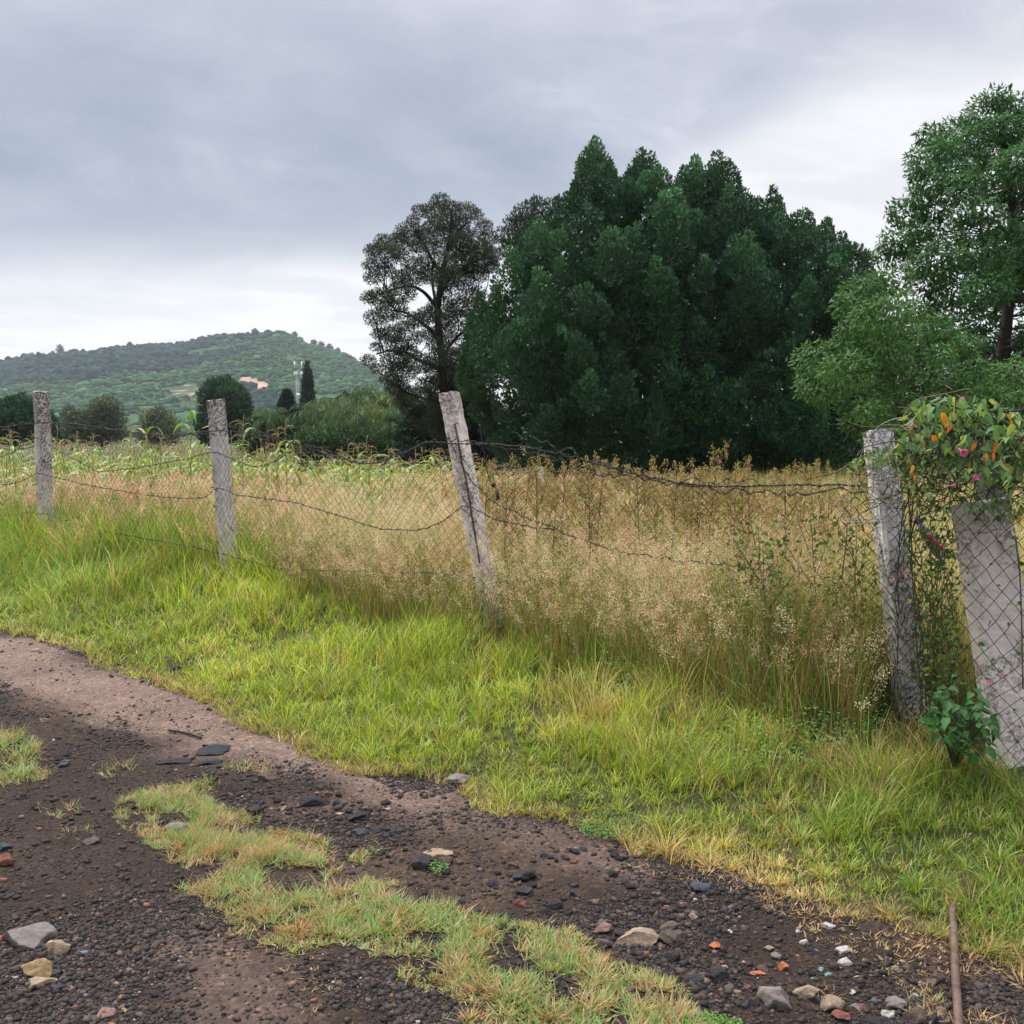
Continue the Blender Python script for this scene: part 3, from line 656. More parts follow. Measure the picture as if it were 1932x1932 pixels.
# ---- palms
def palm_mesh(seed, L=2.5, nf=19, hang=1.15, colr=(0.070, 0.125, 0.050)):
    mc, mt = MB(), MB()
    V, Q, T = tube(smooth_path([[0, 0, -5], [0.05, 0, -3], [0, 0.03, -1], [0, 0, 0]], 4), np.linspace(0.2, 0.13, 13), 8); mt.add(V, Q, T, (0.12, 0.10, 0.08))
    for k in range(nf):
        a = k*2.399+rng.uniform(-.2, .2); el_ = rad(rng.uniform(-5, 80)); ln = L*rng.uniform(0.8, 1.15)
        n = 16; p = np.zeros(3); pts = [p]; e = el_
        for q in range(n):
            p = p+ln/n*np.array([math.cos(a)*math.cos(e), math.sin(a)*math.cos(e), math.sin(e)]); pts.append(p); e -= rad(7.5)*hang*(0.5+q/n*1.3)
        pts = np.array(pts); V, Q, T = tube(pts, np.linspace(0.03, 0.008, n+1), 4); mt.add(V, Q, T, (0.10, 0.12, 0.05))
        s_ = np.linspace(1.5, n-0.01, 30); b = np.array([np.interp(s_, np.arange(n+1), pts[:, c]) for c in range(3)]).T
        tg = unit(np.gradient(b, axis=0)); side = unit(np.cross(tg, [0, 0, 1.0]))
        yel = np.array([1.7, 1.25, 0.7]) if rng.random() < 0.15 else np.ones(3)
        for sg in (-1, 1):
            D = side*sg*0.5+tg*0.45+np.array([0, 0, -0.75])+0.25*rdir(len(b))
            leaves(mc, b, D, ln*0.26*np.sin(np.linspace(0.35, 2.9, len(b))), 0.05, np.array(colr)*yel*rng.uniform(.65, 1.4, (len(b), 1)))
    return mc, mt
PAL = [palm_mesh(k) for k in range(3)]
pm = []
for mc, mt in PAL:
    t_ = empty('palm_tree', (0, 0, 0), 'x', 'palm', 'feathery palms beyond the corn'); mc.build('fronds', M_LEAF, t_); mt.build('trunk', M_BARK, t_); pm.append(t_)
spots = [(648, 800, 58, 1.0, 'leftmost arching green palm just right of the telecom mast'), (598, 815, 55, 0.8, 'small yellow-green palm below the narrow cypress'), (712, 786, 56, 1.05, 'tall centre palm with a bare trunk showing over the corn'),
         (676, 812, 52, 0.85, 'low drooping palm in front of the tall centre palm'), (760, 808, 57, 0.9, 'rightmost palm beside the thin brown-green tree'), (625, 800, 63, 0.85, 'palm half hidden behind the leftmost arching palm'), (735, 818, 50, 0.75, 'small drooping palm low in front of the rightmost palm'), (505, 818, 60, 0.7, 'small dull green palm left of the telecom mast')]
for k, (px, py, d, s, lb) in enumerate(spots):
    o = pm[k] if k < 3 else copy_tree(pm[k % 3]); c = at_y(px, py-24, d); o.location = tuple(c); o.rotation_euler = (0, 0, k*1.3); o.scale = (s, s, s); o['label'] = lb

# ---- small trees on the ridge line
Gr = 'trees standing on the ridge'
def ridge_tree(px, py, w_, h_, label, sparse=False):
    P = [(px-w_/2, py-h_*0.5), (px-w_*0.3, py-h_*0.9), (px, py-h_), (px+w_*0.35, py-h_*0.85), (px+w_/2, py-h_*0.45), (px+w_*.3, py-h_*.25), (px-w_*.3, py-h_*.25)]
    d = HR-2
    open_tree('ridge_tree', label, 'tree', P, [(px, py+6), (px, py-h_*0.3), (px, py-h_*0.8)], d, 3, max(1.6, min(w_, h_)/6), 1.6, 0.5, (0.022, 0.034, 0.026), 60, (0.9, 2.2), tr=(0.8, 0.2), up=0.3, bulk=6, group=Gr, brr=0.5, big=14)
ridge_tree(113, 674, 14, 24, 'tallest narrow tree on the left part of the ridge')
ridge_tree(134, 673, 9, 13, 'short tree on the ridge just right of the tallest narrow one')
ridge_tree(143, 671, 10, 12, 'round small tree on the ridge, third from the left')
ridge_tree(157, 670, 7, 11, 'thin small tree on the ridge right of the round one')
ridge_tree(100, 675, 7, 12, 'thin small tree on the ridge just left of the tallest narrow one')
ridge_tree(556, 637, 9, 11, 'small tree right beside the hill summit')
ridge_tree(592, 656, 12, 15, 'leftmost tree of the row on the slope right of the summit')
ridge_tree(606, 658, 12, 14, 'middle tree of the row on the slope right of the summit')
ridge_tree(621, 662, 14, 13, 'widest tree of the row on the slope right of the summit')
ridge_tree(638, 668, 8, 11, 'last small tree of the row on the slope right of the summit')

# ---- telecom mast
TD = 300.0; b = at_y(562, 812, TD); tpz = at_y(562, 704, TD)[2]
root = empty('telecom_mast', (b[0], b[1], -0.3), 'slender grey telecom mast with white antennas in front of the hill', 'mast')
mb = MB(); hw = 0.55
legs = [(hw*math.cos(a), hw*math.sin(a)) for a in (0.5, 2.6, 4.7)]
for lx, ly in legs:
    V, Q, T = tube([[b[0]+lx, b[1]+ly, -0.5], [b[0]+lx*.8, b[1]+ly*.8, tpz]], 0.09, 4); mb.add(V, Q, T, (0.30, 0.31, 0.33))
zs = np.arange(0, tpz, 0.9)
for k, z in enumerate(zs[:-1]):
    for j in range(3):
        p, q = legs[j], legs[(j+1) % 3]; V, Q, T = tube([[b[0]+p[0]*.9, b[1]+p[1]*.9, z], [b[0]+q[0]*.9, b[1]+q[1]*.9, zs[k+1]]], 0.045, 3); mb.add(V, Q, T, (0.30, 0.31, 0.33))
mb.build('lattice', M_METAL, root)
mb = MB(); V, Q, T = tube([[b[0]-0.25, b[1], tpz], [b[0]-0.25, b[1], at_y(562, 681, TD)[2]]], 0.07, 4); mb.add(V, Q, T, (0.35, 0.36, 0.38)); mb.build('lightning_rod', M_METAL, root)
for px, y0, y1 in ((555.5, 682, 694), (569, 682, 694), (556, 701, 712), (560, 701, 711), (568, 701, 711), (570.5, 703, 712)):
    p0, p1 = at_y(px, y0, TD), at_y(px, y1, TD); mb = MB(); V, Q = box((p0+p1)/2, (0.32, 0.25, p0[2]-p1[2])); mb.add(V, Q, None, (0.72, 0.76, 0.75)); mb.build('antenna', M_METAL, root, False)
mb = MB()
for y in (689, 707):
    z = at_y(562, y, TD)[2]; V, Q = box([b[0], b[1], z], (2.2, 0.8, 0.25)); mb = MB(); mb.add(V, Q, None, (0.3, 0.31, 0.33)); mb.build('platform', M_METAL, root, False)
mb = MB(); c = at_y(563, 745, TD); V, Q, T = tube([c+[0, -0.8, 0], c+[0, -0.4, 0]], 0.55, 14); mb.add(V, Q, T, (0.75, 0.76, 0.76)); mb.build('dish', M_METAL, root, False)

# ================================================================== POSTS
FN = 5.10
def make_post(name, label, ptop, pbot, n, sx, sy, yaw, mat, rough=0.006, taper=0.0, chips=8, seed=1, group='concrete fence posts', cat='fence post', below=0.35):
    top, bot = at_n(*ptop, n), at_n(*pbot, n)
    ax = unit(top-bot); hb = float(height(bot[0], bot[1])); bot = bot-ax*max(bot[2]-hb+below, 0.2)/ax[2]
    L = np.linalg.norm(top-bot); face = np.array([math.sin(yaw), -math.cos(yaw), 0]); s1 = unit(np.cross(ax, face)); s2 = np.cross(s1, ax)
    nh, ns = 90, 9
    per = []
    for sd in range(4):
        for k in range(ns):
            u = -1+2*k/ns
            per.append([(u, -1), (1, u), (-u, 1), (-1, -u)][sd])
    per = np.array(per); ch = 0.90; r_ = np.abs(per).min(1)
    per = per*np.where((np.abs(per) > ch).all(1), 0.94, 1)[:, None]; m = len(per)
    hh = np.linspace(0, L, nh)
    Hh, I = np.meshgrid(hh, np.arange(m), indexing='ij'); px, py = per[I][..., 0], per[I][..., 1]
    k = 1+taper*(1-Hh/L)
    ang = np.arctan2(py, px)
    d = rough*(fbm(ang*3.2+seed*9, Hh*14, seed, 5)-0.5)*2.0+rough*1.2*(fbm(ang*9, Hh*60, seed+5, 3)-0.5)
    cr = (np.abs(px) > 0.8) & (np.abs(py) > 0.8)
    chip = np.where(cr, 0.012*ss(fbm(ang*1.7+seed, Hh*9, seed+8), 0.55, 0.75), 0)
    rl = np.hypot(px, py); rr = 1.0; off = (d-chip)[..., None]*(s1*(px/rl)[..., None]+s2*(py/rl)[..., None])
    P = bot+ax*Hh[..., None]+s1*(px*sx/2*k)[..., None]+s2*(py*sy/2*k)[..., None]+off
    # uneven broken head
    tw = (fbm(px*1.3+seed, py*1.3, seed+2)-0.5)*0.04; P[-1] = P[-1]+ax*(tw[-1])[..., None]
    V = P.reshape(-1, 3); i = np.arange(nh-1)[:, None]*m; q = np.arange(m)[None]; q2 = (q+1) % m
    Q = np.stack([i+q, i+q2, i+m+q2, i+m+q], -1).reshape(-1, 4)
    c0 = len(V); V = np.vstack([V, P[-1].mean(0)+ax*0.006]); T = [[c0, (nh-1)*m+q, (nh-1)*m+(q+1) % m] for q in range(m)]
    mb = MB(); mb.add(V, Q, T, (0.3, 0.28, 0.26))
    gb = np.array([bot[0], bot[1], height(bot[0], bot[1])])
    o = mb.build(name, mat, None, True, gb); tag(o, label, cat, group)
    o.data.polygons.foreach_set('use_smooth', np.zeros(len(o.data.polygons), bool))
    return o, bot, ax, s1, s2, L
CD = (0.075, 0.068, 0.062)
m1 = mat_concrete('concrete_a', (0.58, 0.51, 0.47), CD, (0.42, 0.37, 0.34), 1)
m2 = mat_concrete('concrete_b', (0.54, 0.49, 0.45), CD, (0.40, 0.36, 0.33), 2)
m3 = mat_concrete('concrete_c', (0.68, 0.59, 0.51), (0.20, 0.16, 0.13), (0.54, 0.46, 0.40), 3)
m4 = mat_concrete('concrete_d', (0.76, 0.72, 0.66), (0.07, 0.06, 0.055), (0.52, 0.48, 0.44), 4)
m5 = mat_concrete('concrete_e', (0.68, 0.60, 0.53), (0.24, 0.20, 0.17), (0.55, 0.48, 0.42), 5)
P1 = make_post('concrete_post', 'leftmost square concrete fence post, grey and almost upright in pink grass', (78, 739), (88, 1030), FN, 0.155, 0.155, rad(-52), m1, 0.005, seed=1)
P2 = make_post('concrete_post', 'grey concrete fence post with notches down its edge, second from the left', (407, 755), (436, 1098), FN, 0.125, 0.125, rad(-38), m2, 0.006, seed=2)
P3 = make_post('concrete_post', 'strongly leaning pale concrete post with an exposed rusty bar, in the middle of the photo', (847, 742), (938, 1205), FN, 0.120, 0.120, rad(-28), m3, 0.007, seed=3)
P4 = make_post('concrete_post', 'leaning whitish concrete post with black lichen and vine, left of the slab', (1656, 813), (1727, 1392), 4.92, 0.118, 0.115, rad(6), m4, 0.006, taper=0.1, seed=4)
P5 = make_post('concrete_slab', 'wide flat concrete slab post behind chain link at the right edge', (1849, 948), (1934, 1500), 4.66, 0.235, 0.10, rad(8), m5, 0.004, taper=0.03, seed=5, group=None, cat='concrete slab')
make_post('concrete_post', 'dark square concrete post rising behind the wide slab', (1866, 868), (1880, 1330), 4.98, 0.10, 0.10, rad(10), mat_concrete('concrete_f', (0.15, 0.14, 0.13), CD, (0.12, 0.11, 0.10), 6), 0.006, seed=6)
RUST = (0.075, 0.030, 0.018)
# exposed reinforcement on the leaning post
def on_post(P, h, u, v):
    o, bot, ax, s1, s2, L = P; return bot+ax*h+s1*u+s2*v
o3, b3, ax3, s13, s23, L3 = P3
camd = lambda p: unit(CAM-p)
def post_front(P, px, py, n, out=0.0):
    p = at_n(px, py, n); return p+camd(p)*out
mb = MB(); pts = [post_front(P3, x, y, FN, 0.078) for x, y in [(858, 800), (864, 830), (869, 862), (879, 905), (885, 940), (892, 985), (900, 1030), (905, 1062)]]
V, Q, T = tube(smooth_path(pts, 4), 0.0055, 5); mb.add(V, Q, T, RUST)
for k in (0, 2, 5): 
    V, Q, T = tube([pts[k]-s13*0.015, pts[k]+s13*0.035], 0.003, 4); mb.add(V, Q, T, RUST)
mb.build('rebar', M_WIRE, o3)
for k in range(22):
    u = rng.random(); p = post_front(P3, 862+45*u+rng.uniform(-5, 6), 805+290*u, FN, 0.074); mb = MB()
    blobs(mb, p[None], np.array([[1, 1, 1]])*rng.uniform(0.0025, 0.006), np.array([[0.03, 0.022, 0.018]])); mb.build('rust_spot', M_WIRE, o3)
# notches with ties on the second post
for y in (788, 845, 877, 918, 954, 1022):
    xc = 407+(y-755)*0.083; a = post_front(P2, xc-21, y+2, FN, 0.083); b_ = post_front(P2, xc-1, y-2, FN, 0.083); V, Q, T = tube([a, b_], 0.006, 5); mb = MB(); mb.add(V, Q, T, (0.05, 0.042, 0.036)); mb.build('notch', M_WIRE, P2[0])

# ================================================================== WIRES
WC = (0.022, 0.018, 0.016)
def wire_pts(px_list, n=FN, out=0.105, k=10, jit=0.004):
    P = np.array([at_n(x, y, n-out) for x, y in px_list]); P = smooth_path(P, k)
    return P+rng.normal(0, jit, P.shape)*np.array([0.5, 0.5, 1])
def barbed(pxs, label, n=FN, out=0.105, r=0.0020, strands=2, group='barbed wire strands', jit=0.004, barb=0.11, name='barbed_wire', twist=0.004):
    P = wire_pts(pxs, n, out, 10, jit); L = np.cumsum(np.r_[0, np.linalg.norm(np.diff(P, axis=0), axis=1)])
    s = np.arange(0, L[-1], 0.02); C = np.array([np.interp(s, L, P[:, c]) for c in range(3)]).T
    mb = MB()
    for q in range(strands):
        ph = s*2*math.pi/0.07+q*math.pi; Cq = C+np.stack([np.zeros(len(s)), np.cos(ph)*twist, np.sin(ph)*twist], 1)
        V, Q, T = tube(Cq, r, 4, False); mb.add(V, Q, T, WC)
    for d in np.arange(0.03, L[-1], barb):
        c = np.array([np.interp(d, L, P[:, q]) for q in range(3)])
        for q in range(2):
            a = rdir(1)[0]*0.016; a[1] *= 0.5; V, Q, T = tube([c-a, c+a], r*0.8, 3, False); mb.add(V, Q, T, WC)
        V, Q, T = tube([c-[0.006, 0, 0], c+[0.006, 0, 0]], 0.0045, 4); mb.add(V, Q, T, WC)
    o = mb.build(name, M_WIRE, None, True, P[0]); tag(o, label, 'barbed wire', group); return o
A_ = [(-60, 812), (0, 807), (80, 797), (140, 800), (200, 808), (290, 821), (350, 818), (412, 812), (443, 814), (510, 826), (570, 841), (630, 862), (685, 874), (730, 866), (801, 836), (838, 836), (900, 838), (988, 843), (1070, 860), (1159, 885), (1260, 908), (1366, 918), (1500, 916), (1640, 915)]
barbed(A_, 'thick tangled top strand of barbed wire running the whole length of the fence', r=0.0026)
def jitp(L, a, x0, x1, dy=0): return [(x, y+rng.uniform(-a, a)+dy) for x, y in L if x0 <= x <= x1]
barbed(jitp(A_, 6, -70, 420, 3), 'looser second strand tangled with the top wire left of the notched post', jit=0.012, r=0.0018, twist=0.008)
barbed(jitp(A_, 6, 400, 840, -3), 'looser second strand tangled with the sagging top wire left of the leaning middle post', jit=0.014, r=0.0020, twist=0.008)
barbed([(840, 826), (910, 838), (988, 850), (1080, 880), (1159, 897), (1260, 912), (1400, 928), (1500, 930), (1640, 922)], 'rusty second strand just under the top wire right of the middle post', jit=0.012)
barbed([(960, 812), (1030, 835), (1100, 862), (1200, 895), (1300, 908), (1440, 914)], 'thin bent strand above the top wire right of the middle post', jit=0.016, r=0.0015)
barbed([(-60, 885), (0, 863), (30, 850), (65, 826), (120, 855), (170, 882), (191, 890), (280, 879), (350, 866), (403, 853), (428, 862), (478, 880), (515, 872), (547, 853), (590, 843)], 'second barbed strand sagging between the two left posts')
barbed([(845, 822), (880, 892), (925, 942), (984, 973), (1043, 996), (1132, 1031), (1222, 1049), (1277, 1057), (1366, 1066), (1480, 1080)], 'slack barbed strand running down to the right from the middle post', jit=0.008)
barbed([(-60, 918), (0, 915), (40, 908), (70, 893), (100, 900), (181, 918), (270, 933), (342, 940), (385, 938), (412, 921), (455, 935), (547, 947), (649, 976), (711, 995), (781, 1000), (828, 987), (872, 957), (900, 962), (937, 981), (992, 992), (1050, 1000)], 'third barbed strand crossing the middle of the left posts')
barbed([(-60, 975), (0, 973), (72, 968), (110, 978), (164, 995), (240, 1010), (308, 1022), (386, 1037), (440, 1050), (530, 1073), (649, 1077), (740, 1080), (824, 1082), (900, 1090)], 'lowest barbed strand half buried in the grass')
# galvanised loops around the vine-covered post
def plain_wire(pxs, label, n, r=0.0018, c=(0.30, 0.29, 0.28)):
    P = smooth_path([at_n(x, y, n) for x, y in pxs], 8); mb = MB(); V, Q, T = tube(P, r, 5); mb.add(V, Q, T, c)
    o = mb.build('steel_wire', M_METAL, None, True, P[0]); tag(o, label, 'wire', 'loose grey wires by the slab')
plain_wire([(1580, 980), (1600, 930), (1640, 825), (1690, 790), (1740, 800), (1770, 860), (1772, 940), (1760, 1010)], 'big loop of bright wire hanging between the lichened post and the slab', 4.70)
plain_wire([(1590, 980), (1680, 978), (1740, 972), (1800, 958), (1860, 950), (1925, 938)], 'straight pair of bright wires pulled from the lichened post to the slab', 4.66)
plain_wire([(1600, 984), (1690, 984), (1750, 970), (1830, 952), (1925, 946)], 'second bright wire pulled to the slab just below the first', 4.67)
# twisted scrap hanging in the mesh right of the middle post
mb = MB(); pts = [at_n(x, y, FN-0.06) for x, y in ((905, 800), (912, 850), (922, 900), (930, 915), (938, 925), (940, 943))]
V, Q, T = tube(smooth_path(pts, 4), 0.004, 5); mb.add(V, Q, T, WC)
V, Q, T = tube([pts[-2], pts[-1]], 0.014, 6); mb.add(V, Q, T, (0.06, 0.025, 0.018)); blobs(mb, pts[3][None], np.array([[.02, .02, .02]]), np.array([WC]))
tag(mb.build('rusty_clamp', M_WIRE, None, True, pts[-1]), 'rusty clamp dangling on a wire in the mesh right of the middle post', 'clamp')

def chain(pt_fn, s0, s1, cell, rows, label, r=0.0016, noise=0.018):
    nc = int((s1-s0)/cell*2); mb = MB(); J = rows*2
    I, Jm = np.meshgrid(np.arange(nc+1), np.arange(J+1), indexing='ij')
    S = s0+I*cell/2; Vv = Jm/J
    P = pt_fn(S, Vv)
    P[..., 2] += noise*(fbm(S*4, Vv*6, 51)-0.5)*2.6; dx = noise*(fbm(S*4+9, Vv*6, 61)-0.5)*3
    P[..., 0] += dx*TT[0]; P[..., 1] += dx*TT[1]
    dn = 0.05*(fbm(S*2.2, Vv*3, 71)-0.5); P[..., 0] += dn*NN[0]; P[..., 1] += dn*NN[1]
    for c in range(nc):
        # one zig-zag wire runs through the whole height, hooked into its neighbour
        idx = [c+((j+c) % 2) for j in range(J+1)]
        pts = np.array([P[idx[j], j] for j in range(J+1)])
        off = np.where(np.arange(J+1)[:, None] % 2 == 0, 1, -1)*np.array([[0.001, 0.0012, 0]])
        V, Q, T = tube(pts+off, r, 3, False); mb.add(V, Q, T, (0.045, 0.038, 0.032))
    o = mb.build('chain_link_mesh', M_WIRE, None, True, P[0, 0]); tag(o, label, 'chain link fence', 'chain link panels'); return o
Aw = np.array([at_n(x, y, FN-0.07) for x, y in A_]); At = Aw[:, 0]*TT[0]+Aw[:, 1]*TT[1]
def left_chain(S, V):
    top = np.interp(S, At, Aw[:, 2])-0.01+0.05*np.clip(fbm(S*5, S*0, 91)-0.45, 0, 1)*2; n = FN-0.06
    x = S*TT[0]+n*NN[0]; y = S*TT[1]+n*NN[1]; bot = height(x, y)+0.12
    return np.stack([x, y, bot+(top-bot)*V], -1)
t4 = float(nt(*at_n(1690, 1100, 4.92)[:2])[1])
chain(left_chain, At[0]-0.3, t4-0.03, 0.085, 15, 'sagging rusty chain link mesh from the left edge to the lichened post', 0.0016, 0.045)
def right_chain(S, V):
    u = (S-t4); n = 4.86-0.38*ss(u, 0, 0.25)-0.10*u
    top = 1.30+0.42*ss(u, 0.15, 0.5)
    x = S*TT[0]+n*NN[0]; y = S*TT[1]+n*NN[1]; bot = height(x, y)+0.03
    return np.stack([x, y, bot+(top-bot)*V], -1)
chain(right_chain, t4-0.28, t4+1.4, 0.078, 18, 'tighter chain link mesh in front of the wide slab at the right', 0.0023, 0.022)
barbed([(1770, 762), (1850, 774), (1932, 776), (2050, 780)], 'top wire of the right hand mesh, leaving through the vine', 4.5, 0, r=0.0022)

# ================================================================== GRAVEL + STONES
def grav_pts(N, r0, r1):
    a = rng.uniform(rad(-31), rad(31), N); r = np.exp(rng.uniform(math.log(r0), math.log(r1), N)); x, y = r*np.sin(a), r*np.cos(a)
    n, t = nt(x, y); k = n < nedge(t)-0.0+0.15*(fbm(x*3, y*3, 4)-0.5); return x[k], y[k]
x, y = grav_pts(420000, 2.1, 9.5)
mud = softin(x, y, MUD, 0.2, 2.0); strip = softin(x, y, STRIP, 0.1)
dens = 0.15+1.15*ss(fbm(x*1.6, y*1.6, 33), 0.38, 0.60); dens = np.where(mud, dens*0.10, dens); dens = np.where(strip, dens*0.25, dens); dens = np.where(softin(x, y, RUT, 0.15) | softin(x, y, RUT2, 0.15), dens*0.35, dens)
n, t = nt(x, y); 
k = rng.random(len(x)) < dens*0.85; x, y = x[k], y[k]; N = len(x)
s = 0.0028*np.exp(rng.exponential(0.38, N)); s = np.minimum(s, 0.0125); S = np.stack([s*rng.uniform(0.9, 1.5, N), s*rng.uniform(0.9, 1.4, N), s*rng.uniform(0.5, 0.9, N)], 1)
pal = np.array([(0.036, 0.028, 0.024), (0.050, 0.038, 0.031), (0.026, 0.022, 0.020), (0.072, 0.052, 0.040), (0.105, 0.075, 0.056), (0.30, 0.25, 0.21), (0.20, 0.09, 0.055), (0.10, 0.11, 0.13)])
C = pal[rng.choice(8, N, p=[.335, .28, .18, .14, .045, .004, .012, .004])]*rng.uniform(0.7, 1.3, (N, 1))
mb = MB(); chunks(mb, np.stack([x, y, height(x, y)+S[:, 2]*0.3], 1), S, C)
tag(mb.build('gravel', M_GRAVEL, smooth=False), 'fine dark volcanic gravel and grit covering the dirt road', 'gravel', kind='stuff')
def rock_mesh(w_, d_, h_, seed, cuts=13, sub=3):
    rg = np.random.default_rng(seed); V, T = IV.copy(), IT.copy()
    for _ in range(sub):
        e = {}; nv = list(V); nt_ = []
        def mid(a, b):
            k = (min(a, b), max(a, b))
            if k not in e: e[k] = len(nv); nv.append(unit(nv[a]+nv[b]))
            return e[k]
        for a, b, c in T:
            ab, bc, ca = mid(a, b), mid(b, c), mid(c, a); nt_ += [[a, ab, ca], [b, bc, ab], [c, ca, bc], [ab, bc, ca]]
        V, T = np.array(nv), np.array(nt_)
    for _ in range(cuts):
        nrm = unit(rg.normal(size=3)); dd = rg.uniform(0.42, 0.82); q = V@nrm-dd; V = V-np.where(q > 0, q, 0)[:, None]*nrm
    f = (fbm(V[:, 0]*2.2+seed, V[:, 1]*2.2+V[:, 2]*1.7, seed, 4)-0.5); V = V*(1+0.35*f)[:, None]
    f = (fbm(V[:, 0]*9+seed, V[:, 1]*9+V[:, 2]*7, seed+3, 3)-0.5); V = V*(1+0.10*f)[:, None]
    V = V/np.abs(V).max(0)
    return V*np.array([w_, d_, h_])/2, T
ROCKC = {'dark': (0.036, 0.031, 0.031), 'slate': (0.048, 0.052, 0.060), 'brown': (0.090, 0.063, 0.050), 'grey': (0.17, 0.14, 0.12), 'tan': (0.27, 0.195, 0.13), 'ochre': (0.29, 0.20, 0.095), 'red': (0.17, 0.065, 0.045), 'orange': (0.38, 0.13, 0.06), 'white': (0.40, 0.355, 0.31), 'pink': (0.24, 0.14, 0.11), 'teal': (0.15, 0.30, 0.30), 'blue': (0.10, 0.12, 0.16)}
